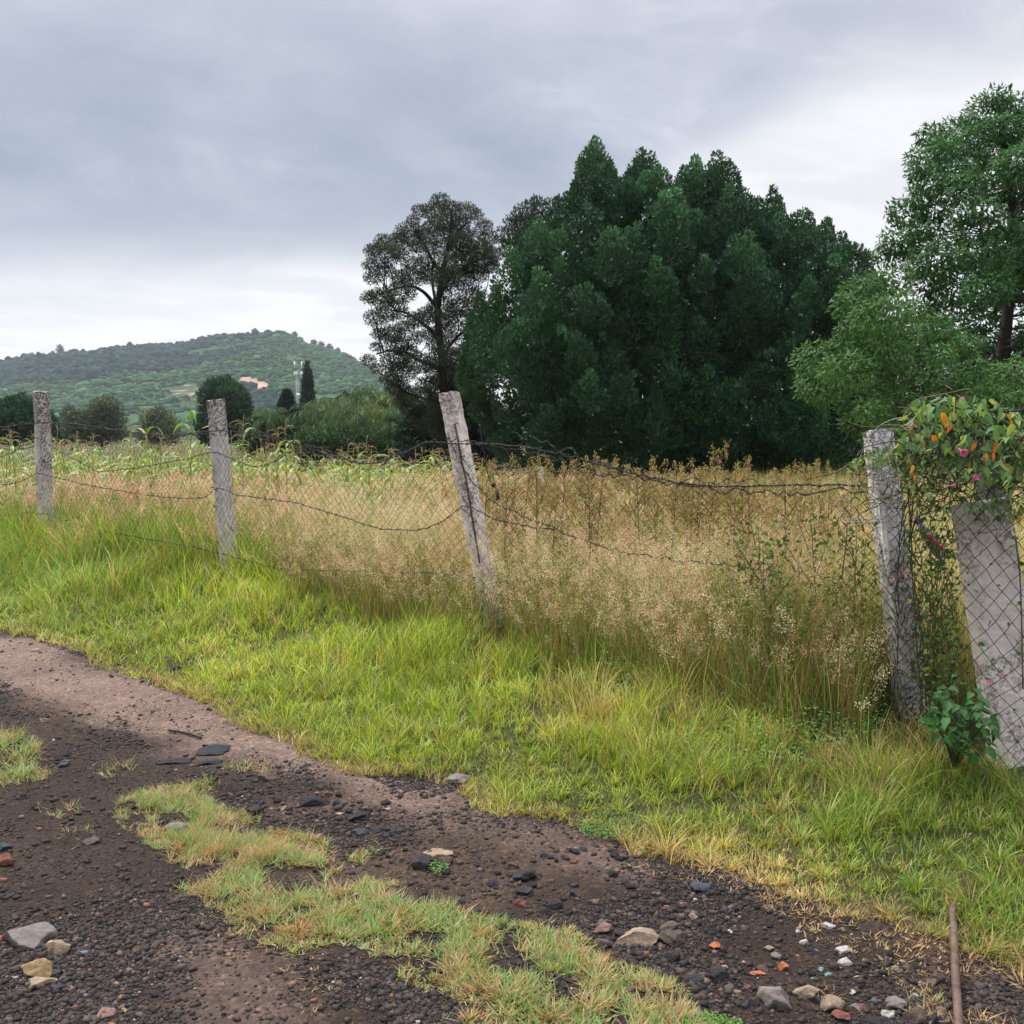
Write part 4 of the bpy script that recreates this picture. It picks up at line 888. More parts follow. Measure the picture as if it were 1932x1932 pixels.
STN = [
 (55, 1762, 95, 50, 'grey', 'biggest grey brown rock at the lower left'), (108, 1782, 46, 46, 'tan', 'porous tan rock touching the biggest rock at the lower left'),
 (80, 1824, 66, 36, 'ochre', 'yellowish rock below the biggest rock at the lower left'), (74, 1851, 58, 16, 'tan', 'flat pale stone below the yellowish rock at the lower left'),
 (50, 1808, 26, 24, 'dark', 'round dark stone between the biggest rock and the yellowish rock'), (72, 1812, 18, 13, 'red', 'small reddish stone between the biggest and the yellowish rock'),
 (34, 1826, 24, 11, 'brown', 'small brown stone left of the yellowish rock'), (106, 1836, 24, 18, 'dark', 'dark stone at the right end of the yellowish rock'), (108, 1862, 22, 12, 'slate', 'small blue grey stone right of the flat pale stone'),
 (14, 1622, 40, 28, 'red', 'reddish stone at the left edge of the road'), (8, 1598, 26, 14, 'slate', 'slate grey stone just above the reddish stone at the left edge'), (4, 1768, 14, 16, 'orange', 'small orange stone cut by the left edge'),
 (198, 1912, 36, 20, 'pink', 'pinkish angular stone near the bottom left'), (235, 1905, 18, 14, 'ochre', 'small ochre stone near the bottom left'), (205, 1932, 22, 10, 'orange', 'orange stone at the bottom edge on the left'),
 (317, 1243, 28, 16, 'slate', 'slate coloured stone at the grass edge on the left'), (333, 1258, 22, 18, 'slate', 'dark slate stone just below the one at the grass edge'), (285, 1262, 22, 12, 'brown', 'brown stone at the foot of the left grass bank'), (70, 1226, 24, 9, 'tan', 'flat tan stone on the pink mud at the far left'),
 (84, 1358, 24, 12, 'tan', 'tan stone beside the leftmost grass tuft'), (120, 1442, 22, 16, 'slate', 'blue dark stone right of the leftmost grass tuft'), (138, 1388, 16, 12, 'tan', 'small tan stone above the blue dark stone'),
 (580, 1512, 54, 22, 'dark', 'dark domed rock in the middle of the left track'), (482, 1527, 46, 26, 'dark', 'dark broken rock right of the middle grass tuft'), (679, 1538, 46, 20, 'dark', 'flat dark rock right of the domed rock'), (503, 1464, 40, 15, 'brown', 'flat brown stone above the dark broken rock'),
 (588, 1577, 18, 11, 'orange', 'orange pebble above the grass strip'), (536, 1524, 13, 12, 'tan', 'pale pebble between the two dark rocks'), (439, 1326, 26, 14, 'brown', 'brown stone by the bend of the grass edge'), (404, 1336, 28, 12, 'brown', 'brown flat stone left of the stone at the grass bend'),
 (336, 1562, 48, 24, 'grey', 'grey stone lying in the middle grass tuft'), (178, 1584, 38, 16, 'brown', 'dull brown flat stone left of the middle tuft'), (867, 1466, 44, 18, 'grey', 'half buried grey stone under the verge grass'),
 (677, 1568, 34, 16, 'slate', 'blue dark stone below the flat dark rock'), (744, 1571, 20, 18, 'slate', 'small slate stone in the centre of the track'), (690, 1524, 14, 9, 'pink', 'pinkish pebble right of the flat dark rock'),
 (838, 1622, 44, 30, 'brown', 'brown block beside the tiny green weed'), (797, 1626, 42, 40, 'dark', 'dark wet block left of the tiny green weed'), (825, 1606, 66, 8, 'tan', 'flat pale splinter above the tiny green weed'),
 (987, 1650, 50, 28, 'dark', 'rounded dark stone right of the two small seedlings'), (990, 1678, 42, 22, 'dark', 'flat dark stone just below the rounded dark stone'), (1043, 1704, 38, 22, 'dark', 'dark stone above the end of the grass strip'), (980, 1702, 28, 20, 'red', 'dark red stone above the grass strip'),
 (1121, 1700, 22, 14, 'pink', 'round pinkish pebble above the sandstone slab'), (1085, 1685, 20, 16, 'slate', 'small slate pebble left of the round pinkish one'), (1201, 1614, 13, 14, 'pink', 'small oval pinkish pebble alone in the dark grit'), (995, 1655, 12, 10, 'pink', 'tiny pink pebble by the rounded dark stone'),
 (1195, 1766, 92, 36, 'tan', 'flat tan sandstone slab half sunk near the strip end'), (1172, 1760, 28, 18, 'dark', 'black stone lying on the tan sandstone slab'), (1136, 1750, 40, 28, 'pink', 'pink and white stone left of the tan sandstone slab'), (1137, 1778, 34, 26, 'brown', 'dark brown stone below the pink and white stone'),
 (1158, 1731, 22, 18, 'brown', 'olive brown pebble above the pink and white stone'), (1226, 1755, 32, 22, 'dark', 'black angular stone right of the tan sandstone slab'), (1263, 1745, 38, 18, 'brown', 'flat brown stone above the big oval stone'), (1271, 1770, 60, 30, 'brown', 'big smooth oval brown stone'), (1266, 1805, 36, 24, 'dark', 'black stone below the big oval stone'),
 (1320, 1672, 40, 18, 'slate', 'flat slate piece lying alone on the dark grit'), (1311, 1697, 9, 8, 'white', 'white chip below the flat slate piece'), (1289, 1705, 18, 15, 'pink', 'pale pink stone left of the white chip'), (1258, 1711, 14, 9, 'orange', 'orange chip left of the pale pink stone'), (1310, 1728, 20, 12, 'pink', 'pale pinkish stone under the flat slate piece'),
 (1561, 1744, 30, 11, 'white', 'flat white stone nearest the grass on the right'), (1504, 1756, 10, 8, 'white', 'small white chip above the paint spot'), (1517, 1776, 16, 14, 'white', 'white chip right of the orange paint spot'), (1592, 1791, 32, 17, 'white', 'upper of the two white stones right of the paint spot'), (1592, 1813, 28, 20, 'white', 'lower of the two white stones right of the paint spot'),
 (1450, 1786, 20, 22, 'tan', 'pale grey stone left of the orange paint spot'), (1349, 1783, 28, 15, 'orange', 'orange brick piece right of the big oval stone'), (1467, 1803, 24, 15, 'grey', 'grey stone below the pale grey one'), (1476, 1822, 24, 18, 'orange', 'bright orange brick chip below the paint spot'), (1353, 1837, 42, 28, 'dark', 'large black angular stone right of the grass strip'), (1315, 1843, 36, 24, 'dark', 'black stone left of the large black angular one'),
 (1549, 1829, 11, 9, 'teal', 'turquoise chip, upper one of three'), (1563, 1837, 12, 9, 'teal', 'turquoise chip, largest of three'), (1533, 1846, 8, 6, 'teal', 'turquoise chip, smallest of three'), (1541, 1793, 9, 10, 'blue', 'tiny blue chip near the white stones'),
 (1462, 1878, 64, 60, 'grey', 'large upright grey rock at the bottom right of the strip'), (1522, 1868, 50, 26, 'tan', 'flat tan stone right of the large upright grey rock'), (1570, 1893, 46, 30, 'tan', 'rough tan brown rock near the bottom'), (1588, 1914, 38, 20, 'red', 'reddish brown stone below the rough tan brown rock'), (1614, 1898, 22, 14, 'grey', 'small grey stone right of the rough tan brown rock'),
 (1690, 1891, 38, 22, 'grey', 'grey stone left of the pipe near the bottom'), (1722, 1917, 44, 42, 'brown', 'big grey brown stone at the bottom beside the pipe'), (1766, 1922, 36, 24, 'dark', 'black stone at the bottom next to the pipe'), (1677, 1912, 26, 18, 'white', 'white stone at the bottom left of the big grey brown one'), (1665, 1928, 46, 24, 'dark', 'black stone at the bottom edge below the white one'),
 (1609, 1872, 14, 8, 'white', 'white chip right of the rough tan brown rock'), (1727, 1877, 12, 8, 'white', 'white chip above the big grey brown stone'), (1690, 1826, 16, 18, 'tan', 'tan stone alone left of the pipe'), (1308, 1914, 30, 14, 'white', 'pale stone in the grass at the bottom of the strip'), (1430, 1834, 30, 10, 'orange', 'long orange brick sliver left of the upright rock'),
 (1703, 1813, 12, 7, 'white', 'white chip near the pipe, above the lone tan stone'), (1377, 1758, 14, 9, 'white', 'pale chip above the orange brick piece'), (1368, 1822, 14, 14, 'tan', 'tan chip above the large black angular stone'), (1439, 1828, 22, 12, 'brown', 'brown stone above the long orange sliver'), (1411, 1860, 16, 8, 'red', 'dark red sliver left of the upright grey rock'), (1392, 1871, 14, 8, 'pink', 'pink chip left of the dark red sliver'),
 (1740, 1856, 14, 10, 'grey', 'small grey pebble by the pipe'), (1430, 1862, 26, 18, 'dark', 'dark stone tucked left of the upright rock'), (1540, 1885, 22, 22, 'dark', 'dark stone between the flat tan and the rough rock'), (1220, 1800, 20, 16, 'red', 'reddish stone left of the black stone under the oval one'),
]
for q, (px, py, wpx, hpx, cn, lb) in enumerate(STN):
    g_ = ground(px, py+hpx*0.25); d = np.linalg.norm(g_-CAM); w_ = wpx*d/F; h_ = min(hpx*d/F*0.95, w_*0.8)
    V, T = rock_mesh(w_, w_*rng.uniform(0.65, 0.9), h_*1.05, 100+q, sub=3 if wpx > 25 else 2)
    a = rng.uniform(-0.5, 0.5); R = np.array([[math.cos(a), -math.sin(a), 0], [math.sin(a), math.cos(a), 0], [0, 0, 1]])
    c = np.array(ROCKC[cn]); cc = c*(0.75+0.5*fbm(V[:, 0]*40, V[:, 1]*40+V[:, 2]*30, q)[:, None])*rng.uniform(0.9, 1.1)
    mb = MB(); mb.add(V@R.T+g_+[0, 0, h_*0.12], None, T, cc)
    tag(mb.build('stone', M_ROCK, None, wpx > 25, g_), lb, 'stone', 'stones lying on the dirt road')
# orange paint on the grit
# countless middling stones: individuals sharing meshes
pm_ = []
for q in range(14):
    V, T = rock_mesh(1, 0.8, 0.55, 900+q, sub=2); cn = ['dark', 'dark', 'dark', 'dark', 'slate', 'brown', 'brown', 'dark', 'grey', 'brown', 'dark', 'slate', 'pink', 'brown'][q]
    c = np.array(ROCKC[cn]); mb = MB(); mb.add(V, None, T, c*(0.75+0.5*fbm(V[:, 0]*3, V[:, 1]*3+V[:, 2]*3, q)[:, None])); o = mb.build('stone', M_ROCK, None, False); pm_.append(o)
zones = [((420, 760, 1480, 1600), 60), ((780, 1200, 1600, 1760), 40), ((1150, 1760, 1700, 1932), 75), ((0, 330, 1380, 1560), 14), ((0, 130, 1740, 1880), 8)]
k = 0
for (x0, x1, y0, y1), nn_ in zones:
    for _ in range(nn_):
        px, py = rng.uniform(x0, x1), rng.uniform(y0, y1); g_ = ground(px, py); n_, t_ = nt(g_[0], g_[1])
        if n_ > nedge(t_)-0.1: continue
        o = pm_[k] if k < 14 else pm_[int(rng.integers(14))].copy()
        if k >= 14: col.objects.link(o)
        s = rng.uniform(0.015, 0.042)*(1.25 if y0 < 1700 else 0.9); o.scale = (s, s, s); o.location = (g_[0], g_[1], g_[2]+0.06*s); o.rotation_euler = (0, 0, rng.uniform(0, 6.28))
        tag(o, 'small dark or brown stone half sunk in the grit of the dirt road', 'stone', 'small stones in the grit'); k += 1
# rusty pipe at the lower right
pp = [ground(1797, 1722), ground(1799, 1760), ground(1802, 1850), ground(1808, 1940), ground(1815, 2080)]
pp = [p+[0, 0, 0.022] for p in pp]
mb = MB(); V, Q, T = tube(smooth_path(pp, 6), 0.0125, 12); mb.add(V, Q, T, (0.12, 0.075, 0.055))
tag(mb.build('rusty_pipe', mat_attr('rusty_steel', 0.55, 0.5, 0.5, 120, 0.5, 0.3, 25), None, True, pp[0]), 'thin rusty pipe lying across the grit at the lower right', 'pipe')
# twig and black plastic scraps
mb = MB(); P = [ground(x, y)+[0, 0, 0.01] for x, y in ((318, 1381), (350, 1386), (380, 1396))]; V, Q, T = tube(smooth_path(P, 4), [0.008]*9 if False else 0.006, 5); mb.add(V, Q, T, (0.03, 0.025, 0.022))
tag(mb.build('twig', M_BARK, None, True, P[0]), 'thin black twig on the pink mud', 'twig')
def scrap(px, py, wpx, hpx, seed, label):
    g_ = ground(px, py); d = np.linalg.norm(g_-CAM); W = wpx*d/F; D = hpx*d/F*d/1.6*0.8; n = 12
    U, V = np.meshgrid(np.linspace(-1, 1, n), np.linspace(-1, 1, n)); r_ = 1+0.5*(fbm(U*2+seed, V*2, seed)-0.5)
    x = U*W/2*r_+g_[0]; y = V*D/2*r_+g_[1]; z = height(x, y)+0.002+0.022*fbm(U*2+seed, V*2, seed+4)*(1-0.5*(U**2+V**2))
    i = np.arange(n-1)[:, None]*n; k = np.arange(n-1)[None]; mb = MB(); mb.add(np.stack([x, y, z], -1).reshape(-1, 3), np.stack([i+k, i+k+1, i+n+k+1, i+n+k], -1).reshape(-1, 4), None, (0.022, 0.023, 0.026))
    o = mb.build('plastic_scrap', mat_attr('black_plastic', 0.85, 0.2, 0.4, 60), None, False, g_); md = o.modifiers.new('thick', 'SOLIDIFY'); md.thickness = 0.004; tag(o, label, 'plastic scrap', 'black plastic scraps on the road')
scrap(402, 1416, 52, 16, 1, 'larger crumpled dark plastic scrap on the mud by the twig'); scrap(330, 1438, 60, 8, 2, 'long dark plastic scrap below the crumpled one'); scrap(395, 1441, 44, 5, 3, 'narrow dark scrap right of the long one')
# plastic bottle stuck in the mesh
p = at_n(1734, 985, 4.8); mb = MB(); ax = unit(np.array([0.6, 0.1, -0.8]))
V, Q, T = tube([p, p+ax*0.03, p+ax*0.07, p+ax*0.16, p+ax*0.2], [0.013, 0.014, 0.03, 0.032, 0.028], 12); mb.add(V, Q, T, (0.35, 0.37, 0.34)); 
bt = mb.build('plastic_bottle', mat_attr('clear_plastic', 0.2, 0.6), None, True, p); tag(bt, 'crushed plastic bottle with blue cap caught in the mesh left of the slab', 'bottle')
mb = MB(); V, Q, T = tube([p-ax*0.02, p+ax*0.002], 0.016, 10); mb.add(V, Q, T, (0.02, 0.08, 0.17)); mb.build('cap', M_METAL, bt)
mb = MB(); q0, q1 = at_n(1750, 1008, 4.72), at_n(1777, 1036, 4.72); P = np.linspace(q0, q1, 12)+rng.normal(0, 0.004, (12, 3)); V, Q, T = tube(P, 0.009+0.004*rng.random(12), 6); mb.add(V, Q, T, (0.55, 0.06, 0.06))
tag(mb.build('red_ribbon', M_METAL, None, True, q0), 'twisted red plastic strip caught in the mesh beside the slab', 'ribbon')

# ================================================================== GRASS
def view_pts(N, r0, r1, a0=-33, a1=33, p=0.0):
    a = rng.uniform(rad(a0), rad(a1), N); u = rng.random(N)
    r = np.exp(math.log(r0)+(math.log(r1/r0))*u**(1.0/(1.0+p))); return r*np.sin(a), r*np.cos(a), r
def pick(C, idx): return np.array(C)[idx]
GP = np.array([(0.345, 0.430, 0.034), (0.200, 0.325, 0.030), (0.480, 0.500, 0.055), (0.090, 0.180, 0.034), (0.52, 0.40, 0.17), (0.44, 0.26, 0.10)])
def grass_col(x, y, N, dryk, lushk):
    """blend of fresh, yellow and dry blades, chosen per blade"""
    u = rng.random(N); f = fbm(x*1.5, y*1.5, 13); c = np.empty((N, 3))
    pr_dry = np.clip(dryk, 0, 0.9); dry = u < pr_dry
    v = rng.random(N)
    base = np.where((v < 0.42)[:, None], GP[0], np.where((v < 0.70)[:, None], GP[1], np.where((v < 0.86)[:, None], GP[2], GP[3])))
    base = base*(0.8+0.5*f)[:, None]
    base = base*(1-lushk[:, None])+np.array([0.140, 0.255, 0.038])*lushk[:, None]
    c = np.where(dry[:, None], np.where((v < 0.6)[:, None], GP[4], GP[5]), base)
    return c*rng.uniform(0.6, 1.4, (N, 1))
WIND = 0.25
def grass_stuff(name, label, gen):
    mb = MB(); gen(mb); return tag(mb.build(name, M_GRASS, None, False), label, 'grass', kind='stuff')

_tp = np.array([ground(*p)[:2] for p in [(-300, 1010), (0, 1032), (200, 1052), (430, 1098), (550, 1128), (700, 1180), (940, 1240), (1200, 1290), (1500, 1375), (1650, 1410), (1800, 1450), (2000, 1520)]])
_tn, _tt = nt(_tp[:, 0], _tp[:, 1]); _q = np.argsort(_tt); _tn = _tn[_q]; _tt = _tt[_q]
def tall0_of(t): return np.interp(t, _tt, _tn)
def gen_verge(mb):
    N = 680000
    x, y, r = view_pts(N, 2.3, 16, p=0.25); n, t = nt(x, y); ne = nedge(t)
    rag = 0.22*(fbm(x*2.6, y*2.6, 2)-0.5)+0.10*(fbm(x*9, y*9, 6)-0.5)
    d = n-ne-rag+0.10
    tall0 = tall0_of(t)
    patch = fbm(x*4.5, y*4.5, 16); bare = (fbm(x*1.7, y*1.7, 26) < 0.33) & (d < 0.5)
    k = (d > 0) & (n < tall0+0.12+0.3*ss(-x, 2, 4)) & (rng.random(N) < 0.26+1.5*(patch-0.25)+0.5*(1-ss(d, 0.1, 0.5))) & ~(bare & (rng.random(N) < 0.3)); x, y, r, n, t, d, ne, tall0 = (q[k] for q in (x, y, r, n, t, d, ne, tall0)); N = len(x)
    # gather half of them in tufts
    cell = 0.13; jx, jy = np.floor(x/cell), np.floor(y/cell); tx = (jx+0.2+0.6*_h(jx, jy, 5))*cell; ty = (jy+0.2+0.6*_h(jx, jy, 6))*cell
    tuft = rng.random(N) < 0.38; q = rng.uniform(0.25, 0.8, N)
    dx, dy = x-tx, y-ty; x = np.where(tuft, tx+dx*q*0.6, x); y = np.where(tuft, ty+dy*q*0.6, y)
    th = _h(jx, jy, 7)
    u = ss(d, 0.0, 1.2)
    H = (0.060+0.088*u+0.02*ss(d, 0.9, 1.7)+0.10*ss(-x, 2.5, 5)*u+0.13*ss(-x, 0.8, 3)*ss(n, 4.3, 5.0))*(0.55+0.9*fbm(x*2.2, y*2.2, 9))*rng.uniform(0.5, 1.35, N)*np.where(tuft, 0.7+0.75*th, 0.8)
    # shorter beside the road, swelling mounds on the left
    H = H*np.where((HALF+F*x/y > 1790) & (y > 3.7), 0.45, 1)
    H = H*(1+0.35*ss(-x, 1.0, 4.0))*(0.6+0.9*ss(fbm(x*3.1, y*3.1, 109), 0.3, 0.7))
    az_ = np.where(tuft, np.arctan2(dy, dx)+rng.normal(0, 0.5, N), rng.uniform(0, 6.28, N))
    lean = np.abs(rng.normal(0.18, 0.2, N))+np.where(tuft, 0.22, 0)+0.45*(1-u)*rng.random(N); curl = rng.uniform(0.2, 1.5, N)
    yel = ss(fbm(x*1.4, y*1.4, 140), 0.5, 0.66)
    dry = 0.11+0.10*rng.random(N)*yel+0.50*np.exp(-(d/0.10)**2)+0.40*ss(fbm(x*1.1, y*1.1, 88), 0.55, 0.72)+0.22*ss(th, 0.8, 1.0)+0.16*ss(x, 0, 0.8)*(1-ss(x, 1.2, 1.8))*ss(d, 0.5, 1.0)
    lush = np.clip(0.75*ss(-x, 2.2, 4.2)+0.75*ss(x, 0.7, 1.5), 0, 1)*rng.uniform(0.5, 1, N)
    C1 = grass_col(x, y, N, dry, lush)*(1+0.35*yel)[:, None]*np.where(rng.random(N) < 0.12, 0.45, 1)[:, None]; C0 = C1*0.75+np.array([0.13, 0.12, 0.04])*0.25
    W = rng.uniform(0.0018, 0.0050, N)*np.maximum(1, r/4.5)
    blades(mb, np.stack([x, y, height(x, y)-0.004], 1), H, az_, lean, curl, W, C0, C1, 3)
grass_stuff('verge_grass', 'bright green grass bank between the dirt road and the fence', gen_verge)

def gen_strip(mb):
    for P, N, hs, dry, amp in [(STRIP, 260000, 1.0, 0.30, 0.10), (TUFTS[0], 14000, 1.5, 0.22, 0.05), (TUFTS[1], 3500, 1.1, 0.4, 0.04), (TUFTS[2], 2000, 1.1, 0.2, 0.04), (TUFTS[3], 2500, 0.9, 0.6, 0.05), (TUFTS[4], 2600, 1.0, 0.15, 0.04), (TUFTS[5], 2500, 0.9, 0.4, 0.04), (TUFTS[6], 1500, 0.9, 0.4, 0.06), (DEAD, 5200, 0.55, 0.97, 0.15), (DEAD2, 11000, 0.6, 0.92, 0.15), (DEAD3, 9000, 0.9, 0.75, 0.15)]:
        lo, hi = P.min(0)-0.2, P.max(0)+0.2; x = rng.uniform(lo[0], hi[0], N); y = rng.uniform(max(lo[1], 1.9), hi[1], N); r = np.hypot(x, y)
        k = softin(x, y, P, amp, 4.0) & (fbm(x*7, y*7, 62) > 0.34+0.13*rng.random(N)); x, y, r = x[k], y[k], r[k]; N = len(x)
        if not N: continue
        cell = 0.07; jx, jy = np.floor(x/cell), np.floor(y/cell); tx = (jx+_h(jx, jy, 5))*cell; ty = (jy+_h(jx, jy, 6))*cell; th = _h(jx, jy, 7)
        dx, dy = x-tx, y-ty; q = np.where(rng.random(N) < 0.6, 1.0, rng.uniform(0.1, 0.6, N)); x, y = tx+dx*q, ty+dy*q
        e = ss(edge_dist(x, y, P), 0.0, 0.12)
        H = hs*(0.016+0.032*rng.random(N))*(0.75+0.8*th)*(0.6+0.6*e)
        left = ss(-x, 0.55, 1.1)                                          # longer and finer towards the left tuft
        H = H*(1+0.35*left)
        az_ = np.arctan2(dy, dx)+rng.normal(0, 1.2, N); lean = rng.uniform(0.55, 1.45, N); curl = rng.uniform(-0.5, 0.5, N)
        f = rng.random(N); drk = dry+0.45*ss(th, 0.55, 0.9)+0.3*(1-e)
        c = np.where((f < drk)[:, None], np.where((rng.random(N) < 0.55)[:, None], (0.46, 0.32, 0.15), (0.36, 0.22, 0.10)), np.where((rng.random(N) < 0.5)[:, None], (0.160, 0.285, 0.080), (0.255, 0.350, 0.090)))
        c = c*rng.uniform(0.7, 1.3, (N, 1)); W = rng.uniform(0.003, 0.0055, N)*np.maximum(1, r/4.5)*(1-0.35*left)
        blades(mb, np.stack([x, y, height(x, y)+0.002], 1), H, az_, lean, curl, W, c, c*1.05, 2)
grass_stuff('road_grass', 'low trampled grass strip and tufts growing on the crown of the dirt road', gen_strip)

def in_front(x, y):
    # the stand is thinner just in front of the post feet and the slab
    u = HALF+F*x/y; r = np.hypot(x, y)
    return ((u > 1650) & (y < 4.95)) | ((u > 875) & (u < 955) & (r < 6.9) & (rng.random(len(x)) < 0.8)) | ((u > 415) & (u < 450) & (r < 9.2) & (rng.random(len(x)) < 0.5))
def gen_field(mb):
    # tall seeding grass, straw and green stems
    N = 260000
    x, y, r = view_pts(N, 4.2, 34, -33, 33, p=-0.05); n, t = nt(x, y)
    rag = 0.35*(fbm(x*1.6, y*1.6, 42)-0.5)
    k = (n > tall0_of(t)+rag) & (n < 30) & (rng.random(N) < (0.45+1.0*(fbm(x*2.4, y*2.4, 77)-0.2))*(1+0.8*(n < tall0_of(t)+1.0))) & ~in_front(x, y); x, y, r, n, t = (q[k] for q in (x, y, r, n, t)); N = len(x)
    right = ss(x/y, 0.02, 0.35); left = ss(-x/y, 0.18, 0.4)
    H = (0.40+0.26*fbm(x*0.9, y*0.9, 15)+0.12*right)*(1+0.25*ss(n, 9, 14))*(0.75+0.25*ss(n-tall0_of(t), 0, 0.25))*1.12*rng.uniform(0.45, 1.15, N)
    H = H*(1-0.1*ss(r, 14, 30))
    green = np.clip(0.74+0.25*(1-ss(n-tall0_of(t), 0.1, 1.0))+0.25*left*(1-ss(n, 5.5, 7))+0.6*(fbm(x*1.3, y*1.3, 19)-0.5)-0.22*ss(x, 0.0, 1.5), 0.05, 0.95)
    v = rng.random(N); isg = v < green
    cg = np.where((rng.random(N) < 0.5)[:, None], (0.230, 0.320, 0.055), (0.150, 0.230, 0.045)); cd = np.where((rng.random(N) < 0.84)[:, None], (0.58, 0.48, 0.22), (0.40, 0.24, 0.10))
    c = np.where(isg[:, None], cg, cd)
    fr = (1-ss(n-tall0_of(t), 0.3, 1.4))*ss(x, -2.5, -1.0); v = rng.random(N)
    c = np.where((v < 0.26*fr)[:, None], (0.30, 0.165, 0.065), np.where((v < 0.52*fr)[:, None], (0.075, 0.115, 0.030), c))
    c = c*rng.uniform(0.65, 1.35, (N, 1))
    W = rng.uniform(0.0022, 0.0045, N)*np.maximum(1, r/6)
    blades(mb, np.stack([x, y, height(x, y)], 1), H, rng.uniform(0, 6.28, N), np.abs(rng.normal(0, 0.18, N)), rng.uniform(0.0, 0.9, N), W, c, c*0.85+np.array([0.40, 0.30, 0.12])*0.15, 3)
grass_stuff('field_grass', 'tall green and straw coloured grass filling the field behind the fence', gen_field)

def gen_plumes(mb):
    # airy pink seed heads
    x1, y1, r1_ = view_pts(26000, 4.3, 22, -33, 33, p=0.0); x2, y2, r2_ = view_pts(16000, 4.3, 9.5); q2 = (lambda n2, t2: (n2 < tall0_of(t2)+0.9))(*nt(x2, y2)); x1, y1, r1_ = np.r_[x1, x2[q2]], np.r_[y1, y2[q2]], np.r_[r1_, r2_[q2]]; n, t = nt(x1, y1)
    pinky = fbm(x1*0.8, y1*0.8, 52)
    k = ~in_front(x1, y1) & (n > tall0_of(t)+0.08+0.45*(fbm(x1*2, y1*2, 42)-0.5)) & (n < 16) & (rng.random(len(x1)) < np.clip(0.35+1.9*(pinky-0.25), 0.2, 1)*(1-0.45*ss(x1, 0.2, 1.4))*(0.35+1.3*ss(fbm(x1*2.2, y1*2.2, 152), 0.35, 0.65))*(1-0.8*ss(n, 9, 14)))
    x, y, r = x1[k], y1[k], r1_[k]; n = n[k]; t = t[k]
    HS = [(1540, 1190, 9), (1590, 1220, 7), (1470, 1090, 12), (1290, 1130, 9), (1510, 1240, 8), (640, 1060, 9), (705, 1050, 8), (130, 1000, 8), (100, 905, 10), (1050, 1030, 14), (885, 1050, 7), (1000, 1140, 10), (1350, 1060, 9), (1180, 1000, 10), (1580, 1080, 8), (560, 960, 8), (300, 920, 9), (1560, 1280, 5)]
    ex = []
    for hx_, hy_, c_ in HS:
        for _ in range(c_):
            p_ = at_n(hx_+rng.normal(0, 18), hy_, 4.86-0.25*rng.random()+(0.15 if hx_ < 900 else 0)); ex.append((p_[0], p_[1]-0.03, p_[2]))
    ex = np.array(ex); x = np.r_[x, ex[:, 0]]; y = np.r_[y, ex[:, 1]]; r = np.hypot(x, y); n, t = nt(x, y); N = len(x); NX = len(ex)
    H = (0.56+0.36*fbm(x*1.1, y*1.1, 57))*rng.uniform(0.45, 1.12, N)
    H[-NX:] = (ex[:, 2]+0.06-height(ex[:, 0], ex[:, 1]))*rng.uniform(0.9, 1.15, NX); H = np.clip(H, 0.15, 0.86)
    fr = 1-ss(n-tall0_of(t), 0.1, 0.7); az_ = np.where(rng.random(N) < 0.6*fr, rng.normal(-2.3, 0.7, N), rng.uniform(0, 6.28, N)); lean = np.abs(rng.normal(0.05, 0.16, N))+0.35*fr*rng.random(N); H[:-NX] *= 1-0.45*(fr*rng.random(N))[:-NX]; curl = rng.uniform(0.1, 0.6, N)
    B = np.stack([x, y, height(x, y)], 1); st = np.array([0.34, 0.27, 0.10])*rng.uniform(0.6, 1.2, (N, 1))
    blades(mb, B, H, az_, lean, curl, 0.0024*np.maximum(1, r/6), st, st, 3)
    hd = np.stack([np.cos(az_), np.sin(az_), np.zeros(N)], 1); p = B.copy(); Z = np.array([0, 0, 1.0])
    for q in range(3):
        a = lean+curl*q/3; p = p+(H/3)[:, None]*(np.sin(a)[:, None]*hd+np.cos(a)[:, None]*Z)
    a = lean+curl; ax = np.sin(a)[:, None]*hd+np.cos(a)[:, None]*Z
    ax = unit(ax+np.array([0.25, -0.05, -0.15])*rng.uniform(0, 1, (N, 1)))
    M = 66; idx = np.repeat(np.arange(N), M); u = rng.random(N*M); Lp = rng.uniform(0.12, 0.23, N)[idx]
    rad_ = (0.006+0.033*np.sin(np.clip(1-u, 0.02, 1)*math.pi)**0.8)*rng.random(N*M)**0.6
    d = rdir(N*M); P = p[idx]-ax[idx]*(Lp*(1-u))[:, None]+ax[idx]*0.05+d*rad_[:, None]
    tone = fbm(x*1.0, y*1.0, 99); pk = np.clip(rng.random(N)*0.45+ss(tone, 0.3, 0.7)*0.6, 0, 1); pk[-NX:] = rng.uniform(0.55, 1, NX)
    C = np.where((pk > 0.66)[:, None], (0.82, 0.46, 0.40), np.where((pk > 0.34)[:, None], (0.78, 0.56, 0.43), (0.74, 0.62, 0.42)))
    C = np.where((pk > 0.84)[:, None], (0.76, 0.34, 0.30), C)
    C = C*rng.uniform(0.8, 1.15, (N, 1)); C = np.clip(C[idx]*rng.uniform(0.6, 1.25, (N*M, 1)), 0, .9); sz = rng.uniform(0.006, 0.0110, N*M)*np.maximum(1, r[idx]/8)**0.9
    leaves(mb, P, d*0.5+ax[idx]*0.6+np.array([0, 0, -0.4]), sz, sz*0.45, C)
mb = MB(); gen_plumes(mb); tag(mb.build('pink_plume_grass', M_SEED, None, False), 'airy pink and cream seed heads of the tall grass along the fence', 'grass', kind='stuff')

